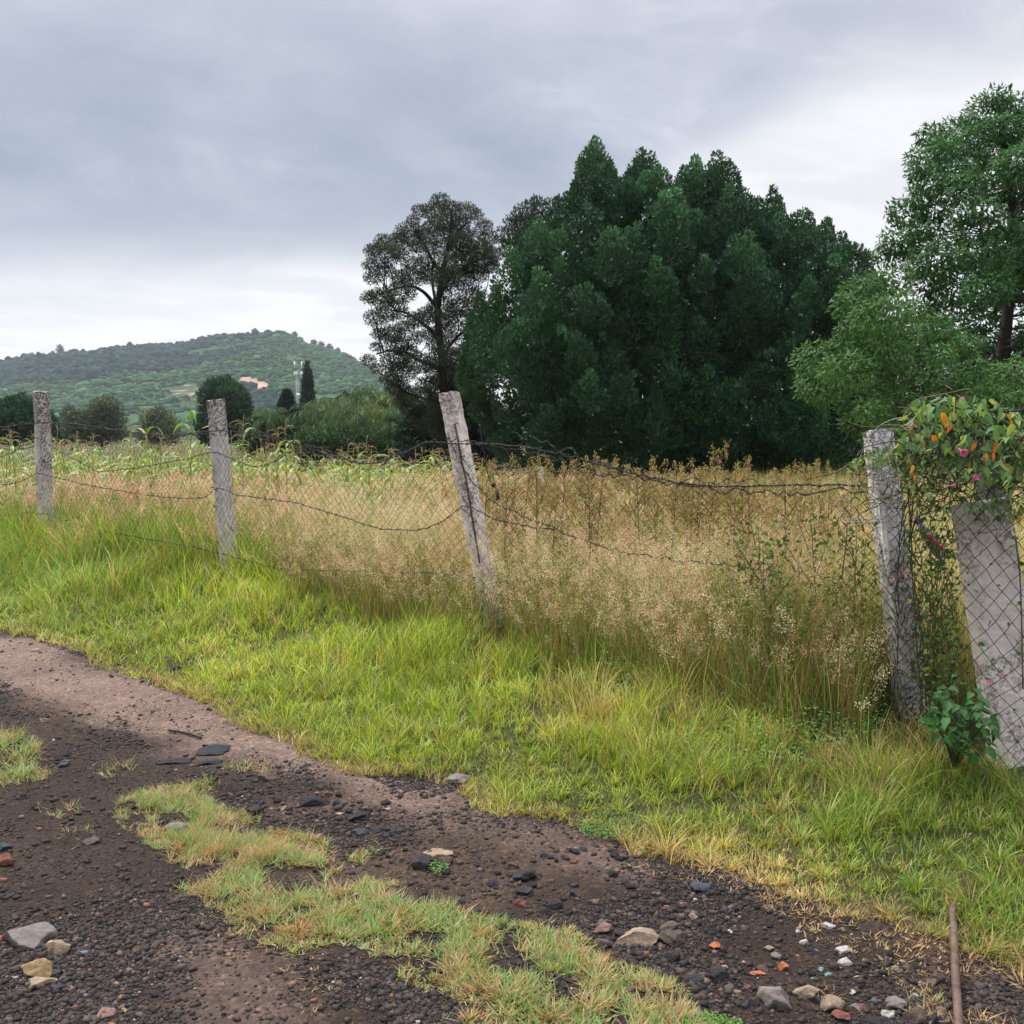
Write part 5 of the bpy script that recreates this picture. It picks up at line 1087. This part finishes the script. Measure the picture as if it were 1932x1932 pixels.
# low leafy plants in the verge
def gen_herb(mb):
    for (px, py, rx, ry, N, L) in [(1205, 1285, 90, 50, 1500, 0.022), (1150, 1560, 60, 22, 900, 0.010), (1480, 1430, 220, 40, 1600, 0.016), (850, 1250, 60, 30, 300, 0.020), (1600, 1400, 110, 40, 900, 0.018), (1345, 1925, 60, 26, 900, 0.010), (828, 1620, 18, 12, 110, 0.012), (900, 1580, 50, 14, 0, 0.01), (1395, 1330, 70, 60, 500, 0.02)]:
        for _ in range(N):
            a, q = rng.uniform(0, 6.28), rng.random()**.5; g_ = flat(px+rx*q*math.cos(a), py+ry*q*math.sin(a), 0.12 if py < 1500 else 0.02)
            z = float(height(g_[0], g_[1]))+rng.uniform(0.01, 0.16 if py < 1500 else 0.035); hp.append([g_[0], g_[1], z]); hl.append(L*rng.uniform(0.7, 1.4))
hp, hl = [], []; mb = MB(); gen_herb(mb); hp = np.array(hp); hl = np.array(hl)
leaves(mb, hp, rdir(len(hp))*np.array([1, 1, 0.3]), hl, hl*0.6, np.array([0.11, 0.21, 0.045])*rng.uniform(0.6, 1.5, (len(hp), 1)), nrm=np.tile([0, 0, 1.0], (len(hp), 1)))
tag(mb.build('ground_herbs', M_LEAF, None, False), 'small leaved green herbs creeping through the verge grass', 'ground cover', kind='stuff')

# ================================================================== CORN
def corn_mesh(seed, H=1.7, dryness=0.4):
    rg = np.random.default_rng(seed); ms, ml, mt = MB(), MB(), MB()
    lx, ly = rg.uniform(-.12, .12, 2); P = smooth_path([[0, 0, 0], [lx*.3, ly*.3, H*0.5], [lx, ly, H]], 5); sc = (0.20, 0.22, 0.07)
    V, Q, T = tube(P, np.linspace(0.011, 0.004, len(P)), 5); ms.add(V, Q, T, sc)
    for k in range(9):
        z = H*(0.15+0.085*k); c = np.array([np.interp(z, P[:, 2], P[:, 0]), np.interp(z, P[:, 2], P[:, 1]), z]); a = k*math.pi+rg.uniform(-.8, .8); L = rg.uniform(0.4, 0.75); w0 = rg.uniform(0.035, 0.06)
        dry = rg.random() < dryness; cl = np.array((0.42, 0.32, 0.13) if dry else [(0.20, 0.30, 0.06), (0.32, 0.37, 0.09), (0.13, 0.25, 0.055)][rg.integers(3)])
        e = rg.uniform(0.9, 1.35); n = 9; hdv = np.array([math.cos(a), math.sin(a), 0]); sdv = np.array([-math.sin(a), math.cos(a), 0]); tw = rg.uniform(-1, 1)
        Vs = []; p = c.copy()
        for q in range(n+1):
            u = q/n; w_ = w0*(1-u**2)*0.5*(0.6+0.8*min(u*4, 1)*0.5)+0.002; s_ = unit(sdv*math.cos(tw*u)+np.array([0, 0, 1])*math.sin(tw*u)); Vs += [p-s_*w_, p+s_*w_]
            p = p+L/n*(hdv*math.cos(e)+np.array([0, 0, 1])*math.sin(e)); e -= rg.uniform(0.22, 0.42)
        ml.add(np.array(Vs), [[2*q, 2*q+1, 2*q+3, 2*q+2] for q in range(n)], None, cl)
    tc = (0.50, 0.40, 0.24)
    for k in range(5):
        a = rg.uniform(0, 6.28); L = rg.uniform(0.14, 0.28); e = rg.uniform(0.9, 1.5) if k else 1.55; p = P[-1]-np.array([0, 0, rg.uniform(0, .06)]); pts = [p]
        for q in range(7): p = p+L/7*np.array([math.cos(a)*math.cos(e), math.sin(a)*math.cos(e), math.sin(e)]); pts.append(p); e -= 0.32 if k else 0.05
        V, Q, T = tube(pts, 0.0038, 3); mt.add(V, Q, T, tc)
    return ms, ml, mt
M_CSTEM = mat_attr('corn_stem', 0.7, 0.3)
Gc = 'corn plants sticking out of the field'
protos = []; CORNV = []
for k in range(8):
    ms, ml, mt = corn_mesh(300+k, 1.6, 0.22); CORNV.append((np.concatenate(ml.V+mt.V), np.concatenate(ml.Q+[q+sum(len(v) for v in ml.V) for q in mt.Q]), np.concatenate([q+sum(len(v) for v in ml.V) for q in mt.T]), np.concatenate(ml.C+mt.C))); r_ = empty('corn_plant', (0, 0, 0), 'x', 'corn', Gc); ms.build('stem', M_CSTEM, r_); ml.build('leaves', M_GRASS, r_); mt.build('tassel', M_SEED, r_); protos.append(r_)
# (px, py of the tassel top, distance)
named = [(355, 730, 15.5, 'tallest corn plant, its tassel well above the others left of the second post'), (283, 760, 16, 'corn plant with forked bare tassel in the gap between the first two posts'), (455, 778, 14.5, 'corn plant with a long bent tassel right against the second post'), (540, 790, 14, 'tall corn plant with arched tassel below the small dark conifer'),
         (520, 800, 14.5, 'corn plant with bare upright tassel just right of the second post'), (655, 822, 14, 'corn plant with spread tassel under the centre palm'), (700, 825, 14, 'corn plant with a drooping tassel left of the middle post'), (738, 838, 13.5, 'slim corn plant close to the middle post on its left'), (1010, 850, 16, 'corn plant on the right side of the middle post'), (240, 792, 17, 'corn plant with drooping tassel left of the forked one'), (100, 792, 18, 'corn plant right behind the leftmost post'), (28, 806, 18, 'corn plant at the left edge of the photo')]
cnt = 0
def put_corn(px, py, d, label):
    global cnt
    o = protos[cnt] if cnt < 8 else copy_tree(protos[int(rng.integers(8))]); c = at_y(px, py, d); gz_ = float(height(c[0], c[1])); s = (c[2]-gz_)/1.78
    o.location = (c[0], c[1], gz_); o.scale = (max(s, .75),)*2+(s,); o.rotation_euler = (0, 0, rng.uniform(0, 6.28)); o['label'] = label; cnt += 1
for a in named: put_corn(*a)
for k in range(230):
    px = rng.uniform(-20, 960)*rng.uniform(0.85, 1)+rng.uniform(0, 30); d = rng.uniform(14, 27)
    base = np.interp(px, [0, 400, 700, 1000], [822, 830, 848, 866]); py = base+rng.uniform(-22, 22)+30*float(ss(rng.random(), 0.2, 1))
    put_corn(px, py, d, 'yellow-green corn plant in the row behind the pink grass')
# the remainder of the crop is one mass
mb = MB()
for k in range(420):
    px = rng.uniform(-60, 1000); d = rng.uniform(15, 34); c = at_y(px, np.interp(px, [0, 400, 700, 1000], [826, 834, 852, 872])+rng.uniform(0, 30), d); gz_ = float(height(c[0], c[1])); s = (c[2]-gz_)/1.78
    j = int(rng.integers(8)); V = CORNV[j][0]
    a = rng.uniform(0, 6.28); R = np.array([[math.cos(a), -math.sin(a), 0], [math.sin(a), math.cos(a), 0], [0, 0, 1]]); mb.add((V*[1, 1, s])@R.T+[c[0], c[1], gz_], CORNV[j][1], CORNV[j][2], CORNV[j][3])
tag(mb.build('corn_crop', M_GRASS, None, False), 'distant standing corn crop merging into one mass behind the nearer rows', 'corn', kind='stuff')

# ================================================================== WEEDS
def weed_mesh(seed, H=0.9, colr=(0.32, 0.19, 0.10), leafc=(0.24, 0.27, 0.07), nb=10):
    rg = np.random.default_rng(seed); ms, ml = MB(), MB(); P = smooth_path([[0, 0, 0], [rg.uniform(-.05, .05), 0, H*.5], [rg.uniform(-.08, .08), rg.uniform(-.05, .05), H]], 5)
    V, Q, T = tube(P, np.linspace(0.006, 0.002, len(P)), 4); ms.add(V, Q, T, (0.17, 0.09, 0.05)); tips = [(P[-1], 0.14)]
    for k in range(nb):
        z = H*rg.uniform(0.35, 0.95); c = np.array([np.interp(z, P[:, 2], P[:, 0]), np.interp(z, P[:, 2], P[:, 1]), z]); a = rg.uniform(0, 6.28); L = rg.uniform(0.10, 0.24)*(1.3-z/H*0.6); e = c+np.array([math.cos(a)*L*.65, math.sin(a)*L*.65, L*.85])
        V, Q, T = tube([c, (c+e)/2+[0, 0, -.01], e], 0.0022, 3); ms.add(V, Q, T, (0.17, 0.09, 0.05)); tips.append((e, L*.7))
    for e, L in tips:
        M = 44; u = rg.random(M); p = e-np.array([0, 0, 1])*(u*L)[:, None]+rg.normal(0, 0.010, (M, 3)); leaves(ml, p, rdir(M)+[0, 0, .5], 0.016, 0.010, np.where((rg.random(M) < 0.6)[:, None], colr, leafc)*rg.uniform(.7, 1.4, (M, 1)))
    M = 46; z = rg.uniform(0.1, 0.8, M)*H; p = np.stack([np.interp(z, P[:, 2], P[:, 0]), np.interp(z, P[:, 2], P[:, 1]), z], 1)+rg.normal(0, 0.05, (M, 3)); leaves(ml, p, rdir(M)+[0, 0, .2], 0.045, 0.014, np.array(leafc)*rg.uniform(.7, 1.4, (M, 1)))
    return ms, ml
wp = []; Gw = 'reddish seeding weeds along the field edge'
for k in range(5):
    ms, ml = weed_mesh(500+k); r_ = empty('red_weed', (0, 0, 0), 'x', 'weed', Gw); ms.build('stem', M_BARK, r_); ml.build('leaves', M_LEAF, r_); wp.append(r_)
wn = [(1340, 850, 7.6, 'tallest reddish weed in front of the huge dense tree'), (1475, 885, 7.0, 'reddish weed left of the lichened post with a bare stalk beside it'), (1180, 880, 8.6, 'pair-topped reddish weed right of the middle post'), (965, 868, 8.5, 'bushy reddish weed just right of the middle post'), (1430, 905, 7, 'low reddish weed between the tallest one and the lichened post')]
for k in range(80):
    if k < len(wn): px, py, d, lb = wn[k]
    else: px, py, d, lb = rng.uniform(900, 1640), rng.uniform(868, 922), rng.uniform(7.0, 11), 'short reddish brown weed in the grass below the huge dense tree'
    o = wp[k] if k < 5 else copy_tree(wp[k % 5]); c = at_y(px, py, d); gz_ = float(height(c[0], c[1])); s = max((c[2]-gz_)/0.9, 0.3); o.location = (c[0], c[1], gz_); o.scale = (min(s, 1.1),)*2+(s,); o.rotation_euler = (0, 0, rng.uniform(0, 6.28)); o['label'] = lb
# broad green weeds inside the grass
wg = []; Gg = 'green leafy weeds in the tall grass'
for k in range(3):
    rg = np.random.default_rng(40+k); ms, ml = MB(), MB(); P = smooth_path([[0, 0, 0], [0.03, 0, .3], [0.02, 0.03, .62]], 5); V, Q, T = tube(P, 0.0022, 4); ms.add(V, Q, T, (0.10, 0.12, 0.04))
    for q in range(5):
        a = rg.uniform(0, 6.28); z = rg.uniform(.15, .5); e = np.array([math.cos(a)*.16, math.sin(a)*.16, z+.18]); V, Q, T = tube([[0.02, 0, z], e], 0.0025, 3); ms.add(V, Q, T, (0.10, 0.12, 0.04))
    M = 190; p = np.stack([rg.normal(0, .08, M), rg.normal(0, .08, M), rg.uniform(.1, .65, M)], 1); leaves(ml, p, rdir(M)*[1, 1, .6]+[0, 0, -.15], 0.034, 0.015, np.where((rg.random(M) < 0.2)[:, None], (0.16, 0.10, 0.04), (0.075, 0.135, 0.036))*rg.uniform(.6, 1.5, (M, 1)))
    r_ = empty('leafy_weed', (0, 0, 0), 'x', 'weed', Gg); ms.build('stem', M_BARK, r_); ml.build('leaves', M_LEAF, r_); wg.append(r_)
gl = [(1425, 1030, 5.6, 1.15, 'darkest bushy green weed left of the lichened post, halfway up'), (1540, 1020, 5.3, 1.1, 'green weed with pale leaves next to the lichened post'), (1590, 1130, 5.1, .9, 'leafy weed at knee height left of the lichened post'), (960, 1090, 6.9, .7, 'dark leafy weed right at the foot of the middle post'), (1640, 1230, 4.85, .8, 'leafy weed at the foot of the lichened post'), (1340, 1130, 5.9, .8, 'leafy weed in the grass below the tallest reddish weed'), (1760, 1180, 4.75, 1.0, 'leafy weed between the lichened post and the slab'), (1770, 1060, 4.9, 1.25, 'tall leafy weed behind the mesh between the post and the slab')]
for k in range(13): gl.append((rng.uniform(1380, 1640), rng.uniform(1010, 1260), rng.uniform(4.95, 5.7), rng.uniform(0.8, 1.3), 'thin leafy weed woven into the tall grass left of the lichened post'))
for k, (px, py, d, s, lb) in enumerate(gl):
    o = wg[k] if k < 3 else copy_tree(wg[k % 3]); c = at_y(px, py, d); gz_ = float(height(c[0], c[1])); h = max(c[2]+0.1-gz_, 0.3); o.location = (c[0], c[1], gz_); o.scale = (s, s, h/0.62); o.rotation_euler = (0, 0, k*1.1); o['label'] = lb

# ================================================================== VINE
def ovate(mb, P, D, Nr, L, W, C, droop=0.25):
    """pointed ovate leaves with a folded midrib: 8 vertices each"""
    N = len(P); D = unit(D); S = unit(np.cross(D, Nr)); U = np.cross(S, D); L = L[:, None]; W = W[:, None]
    prof = [(0.0, 0.0), (0.16, 0.40), (0.42, 0.50), (0.74, 0.27), (1.0, 0.0)]
    mid = [P+D*L*u-U*L*droop*u*u for u, _ in prof]
    V = [mid[0]]
    for q in (1, 2, 3): V += [mid[q]+S*W*prof[q][1]+U*W*0.22, mid[q], mid[q]-S*W*prof[q][1]+U*W*0.22]
    V.append(mid[4]); V = np.stack(V, 1).reshape(-1, 3); b = (np.arange(N)*11)[:, None]
    T = np.concatenate([b+np.array([t_]) for t_ in ([0, 1, 2], [0, 2, 3], [7, 10, 8], [8, 10, 9])]); Q = np.concatenate([b+np.array([q]) for q in ([1, 4, 5, 2], [2, 5, 6, 3], [4, 7, 8, 5], [5, 8, 9, 6])])
    cc = np.repeat(C, 11, 0); mb.add(V, Q, T, cc)
def pxpts(poly, N, n0, n1):
    P = np.array(poly, float); lo, hi = P.min(0), P.max(0); out = []
    while len(out) < N:
        c = rng.uniform(lo, hi, (400, 2)); c = c[inpoly(c[:, 0], c[:, 1], P)]; out += list(c)
    out = np.array(out[:N]); nn = rng.uniform(n0, n1, N); return np.array([at_n(a, b, n) for (a, b), n in zip(out, nn)])
VT = [(1690, 830), (1700, 780), (1725, 752), (1770, 745), (1830, 738), (1870, 752), (1900, 770), (1990, 765), (2060, 860), (2060, 940), (1900, 905), (1830, 905), (1760, 850), (1715, 840)]
VM = [(1655, 845), (1720, 830), (1800, 880), (1932, 880), (1932, 990), (1800, 970), (1740, 960), (1690, 900)]
VL = [(1595, 880), (1620, 855), (1660, 845), (1700, 850), (1680, 870), (1620, 880), (1590, 895)]
vine = empty('flowering_vine', at_n(1850, 1350, 4.6), 'leafy vine with pink and orange blooms sprawling over the mesh top at the right', 'vine')
mb = MB(); mb2 = MB()
for poly, N, n0, n1, L0 in ((VT, 620, 4.30, 4.75, 0.045), (VM, 380, 4.35, 4.8, 0.034), (VL, 110, 4.6, 4.9, 0.026)):
    P = pxpts(poly, N, n0, n1); M = len(P); D = rdir(M)*0.7+np.array([0, -0.1, -0.7]); Nr = rdir(M)*1.0+np.array([-0.1, -0.4, 0.5]); L = L0*rng.uniform(0.6, 1.35, M)
    C = np.where((rng.random(M) < 0.16)[:, None], (0.34, 0.40, 0.10), np.where((rng.random(M) < 0.6)[:, None], (0.16, 0.27, 0.085), (0.10, 0.19, 0.075)))*rng.uniform(.75, 1.3, (M, 1))
    ovate(mb, P, D, Nr, L, L*rng.uniform(0.4, 0.62, M), C, 0.4)
# stragglers climbing the slab, mesh and post
P = np.concatenate([pxpts([(1700, 900), (1800, 960), (1812, 1300), (1735, 1380), (1715, 1100)], 420, 4.6, 4.85), pxpts([(1800, 960), (1932, 960), (1932, 1480), (1850, 1330)], 34, 4.42, 4.46), pxpts([(1500, 930), (1640, 900), (1650, 1150), (1540, 1300), (1480, 1150)], 30, 4.75, 5.0), pxpts([(1905, 960), (1990, 940), (1990, 1450), (1925, 1300)], 90, 4.5, 4.9)])
M = len(P); L = rng.uniform(0.016, 0.036, M); ovate(mb, P, rdir(M)+[0, 0, -.4], rdir(M)+np.array([0, -.4, .5]), L, L*.65, np.where((rng.random(M) < .2)[:, None], (.24, .30, .06), (.085, .17, .045))*rng.uniform(.7, 1.3, (M, 1)))
mb.build('leaves', M_LEAF, vine)
for k in range(150):
    x0 = rng.uniform(1670, 1960); y0 = rng.uniform(800 if x0 > 1730 else 850, 965); pts = []; a = rng.uniform(0, 6.28)
    for q in range(7): pts.append(at_n(x0, y0, rng.uniform(4.4, 4.75))); x0 += 22*math.cos(a); y0 += 22*math.sin(a)*0.8; a += rng.normal(0, .6)
    V, Q, T = tube(smooth_path(pts, 3), rng.uniform(0.0010, 0.0026), 4); mb2.add(V, Q, T, [(0.16, 0.15, 0.07), (0.08, 0.06, 0.045), (0.20, 0.14, 0.09)][k % 3])
for k in range(34):
    x0, y0 = rng.uniform(1600, 1760), rng.uniform(850, 940); pts = []; a = rng.uniform(-.5, .5)+(math.pi if k % 2 else 0)
    for q in range(6): pts.append(at_n(x0, y0, rng.uniform(4.75, 4.87))); x0 += 16*math.cos(a); y0 += 16*math.sin(a); a += rng.normal(0, .7)
    V, Q, T = tube(smooth_path(pts, 3), rng.uniform(0.0010, 0.002), 3); mb2.add(V, Q, T, (0.06, 0.05, 0.035))
for pts in ([(1700, 780), (1730, 755), (1790, 742), (1830, 735), (1832, 755), (1815, 770)], [(1720, 820), (1712, 900), (1718, 1000), (1722, 1100), (1732, 1250), (1745, 1380)], [(1712, 830), (1722, 950), (1716, 1050), (1740, 1200), (1750, 1380)], [(1590, 985), (1598, 1000), (1592, 1060), (1588, 1090)], [(1915, 1010), (1925, 1100), (1930, 1300)], [(1540, 900), (1580, 890), (1620, 865), (1660, 850)]):
    V, Q, T = tube(smooth_path([at_n(a, b, 4.55 if a > 1760 else 4.78) for a, b in pts], 6), 0.0035, 5); mb2.add(V, Q, T, (0.13, 0.11, 0.06))
for k in range(110):
    x0, y0 = rng.uniform(1690, 1800), rng.uniform(860, 1380); pts = []; a = rng.normal(1.5, .5)
    for q in range(6): pts.append(at_n(x0, y0, rng.uniform(4.72, 4.9))); x0 += 20*math.cos(a)*.6; y0 += 24*math.sin(a); a += rng.normal(0, .5)
    V, Q, T = tube(smooth_path(pts, 3), rng.uniform(0.0012, 0.0026), 3); mb2.add(V, Q, T, [(0.055, 0.045, 0.03), (0.09, 0.10, 0.04), (0.12, 0.08, 0.05)][k % 3])
mb2.build('stems', M_BARK, vine)
M_PET = mat_leaf('petal', 0.35, 0.6, 0.2)
for px, py, s in ((1721, 803, 1.1), (1818, 756, 1.0), (1816, 852, 1.3), (1838, 903, 1.1), (1798, 916, .8), (1869, 1287, .6), (1893, 1273, .6)):
    if not s: continue
    c = at_n(px, py, 4.36); a = unit(np.array([rng.uniform(-1, 1), -0.6, rng.uniform(-.3, .5)])); mbf = MB(); V, Q, T = tube([c-a*0.03*s, c-a*0.01*s, c+a*0.004*s, c+a*0.012*s], np.array([0.002, 0.003, 0.008, 0.014])*s, 9, False); mbf.add(V, Q, None, (0.62, 0.16, 0.38)); mbf.build('flower', M_PET, vine)
for px, py, s in ((1775, 778, 2.3), (1781, 782, 1.6), (1793, 800, 1.3), (1760, 820, 1.7), (1741, 832, 1.0), (1723, 877, 1.3), (1725, 895, 1.0), (1840, 836, 1.2), (1861, 855, 1.2), (1873, 854, 1.2), (1881, 834, 1.6), (1901, 780, .8), (1908, 792, .9), (1922, 972, 1.1)):
    if s < .3: continue
    c = at_n(px, py, 4.37)[None]; mbf = MB(); ovate(mbf, c, np.array([[rng.uniform(-.5, .5), -.2, -1]]), np.array([[rng.uniform(-.4, .4), -1, .2]]), np.array([0.030*s]), np.array([0.014*s]), np.array([[0.75, 0.20, 0.05] if rng.random() < .6 else [0.72, 0.34, 0.05]])); mbf.build('withered_leaf', M_PET, vine)
# bush at the foot of the slab
bush = empty('broadleaf_shrub', ground(1800, 1440), 'dark green large-leaved seedling shrub at the foot of the wide slab', 'shrub'); mb = MB(); mb2 = MB()
P = pxpts([(1735, 1345), (1770, 1300), (1800, 1285), (1850, 1300), (1875, 1360), (1868, 1420), (1830, 1430), (1790, 1400), (1750, 1380)], 130, 4.12, 4.4); M = len(P); L = rng.uniform(0.035, 0.065, M)
ovate(mb, P, rdir(M)*[1, .8, .5]+[0, -.3, -.3], rdir(M)*.4+np.array([0, -.4, .9]), L, L*.6, np.array([0.045, 0.115, 0.032])*rng.uniform(.6, 1.5, (M, 1))); mb.build('leaves', M_LEAF, bush)
g0 = ground(1800, 1450)
for p in P[::6]: V, Q, T = tube(smooth_path([g0, (g0+p)/2+[0, 0, .03], p], 4), 0.003, 4); mb2.add(V, Q, T, (0.10, 0.12, 0.05))
mb2.build('stems', M_BARK, bush)
# coarse blue-green grass clump
# tiny pink flower in the verge
p = at_n(547, 1155, 4.9); mb = MB(); V, Q, T = tube([p-[0, 0, .35], p], 0.0015, 3); mb.add(V, Q, T, (0.1, 0.16, 0.05)); leaves(mb, p+rng.normal(0, .010, (26, 3)), rdir(26), .012, .008, np.array([0.55, 0.22, 0.42])*rng.uniform(.8, 1.2, (26, 1)))
tag(mb.build('pink_flower', M_PET, None, False, p-[0, 0, .35]), 'single pinkish flower standing in the left verge grass', 'flower')
# far little posts in the field
for px, py, d, c, lb in ((1020, 884, 19, (0.33, 0.36, 0.30), 'pale far post in the field between the middle post and the huge tree'), (1131, 888, 20, (0.26, 0.24, 0.21), 'grey far post at the foot of the huge dense tree')):
    t_ = at_y(px, py-4, d); gz_ = float(height(t_[0], t_[1])); mb = MB(); V, Q, T = tube([[t_[0], t_[1], gz_-.2], [t_[0], t_[1], t_[2]-.02], [t_[0], t_[1], t_[2]]], [0.075, 0.07, 0.05], 6); mb.add(V, Q, T, c); tag(mb.build('far_post', M_ROCK, None, True, [t_[0], t_[1], gz_]), lb, 'fence post', 'far field posts')

# ================================================================== HAZE
def haze():
    mb = MB(); V, Q = box((0, 1050, 88), (4200, 2500, 184)); mb.add(V, Q); m, t, out = mat_new('haze')
    v = t.new('ShaderNodeVolumePrincipled'); v.inputs['Color'].default_value = (0.86, 0.92, 1.0, 1); v.inputs['Density'].default_value = HAZE_D; v.inputs['Anisotropy'].default_value = 0.2
    t.l.new(v.outputs[0], out.inputs['Volume']); o = mb.build('haze', m, None, False); tag(o, kind='stuff')
HAZE_D = 0.00012
haze()
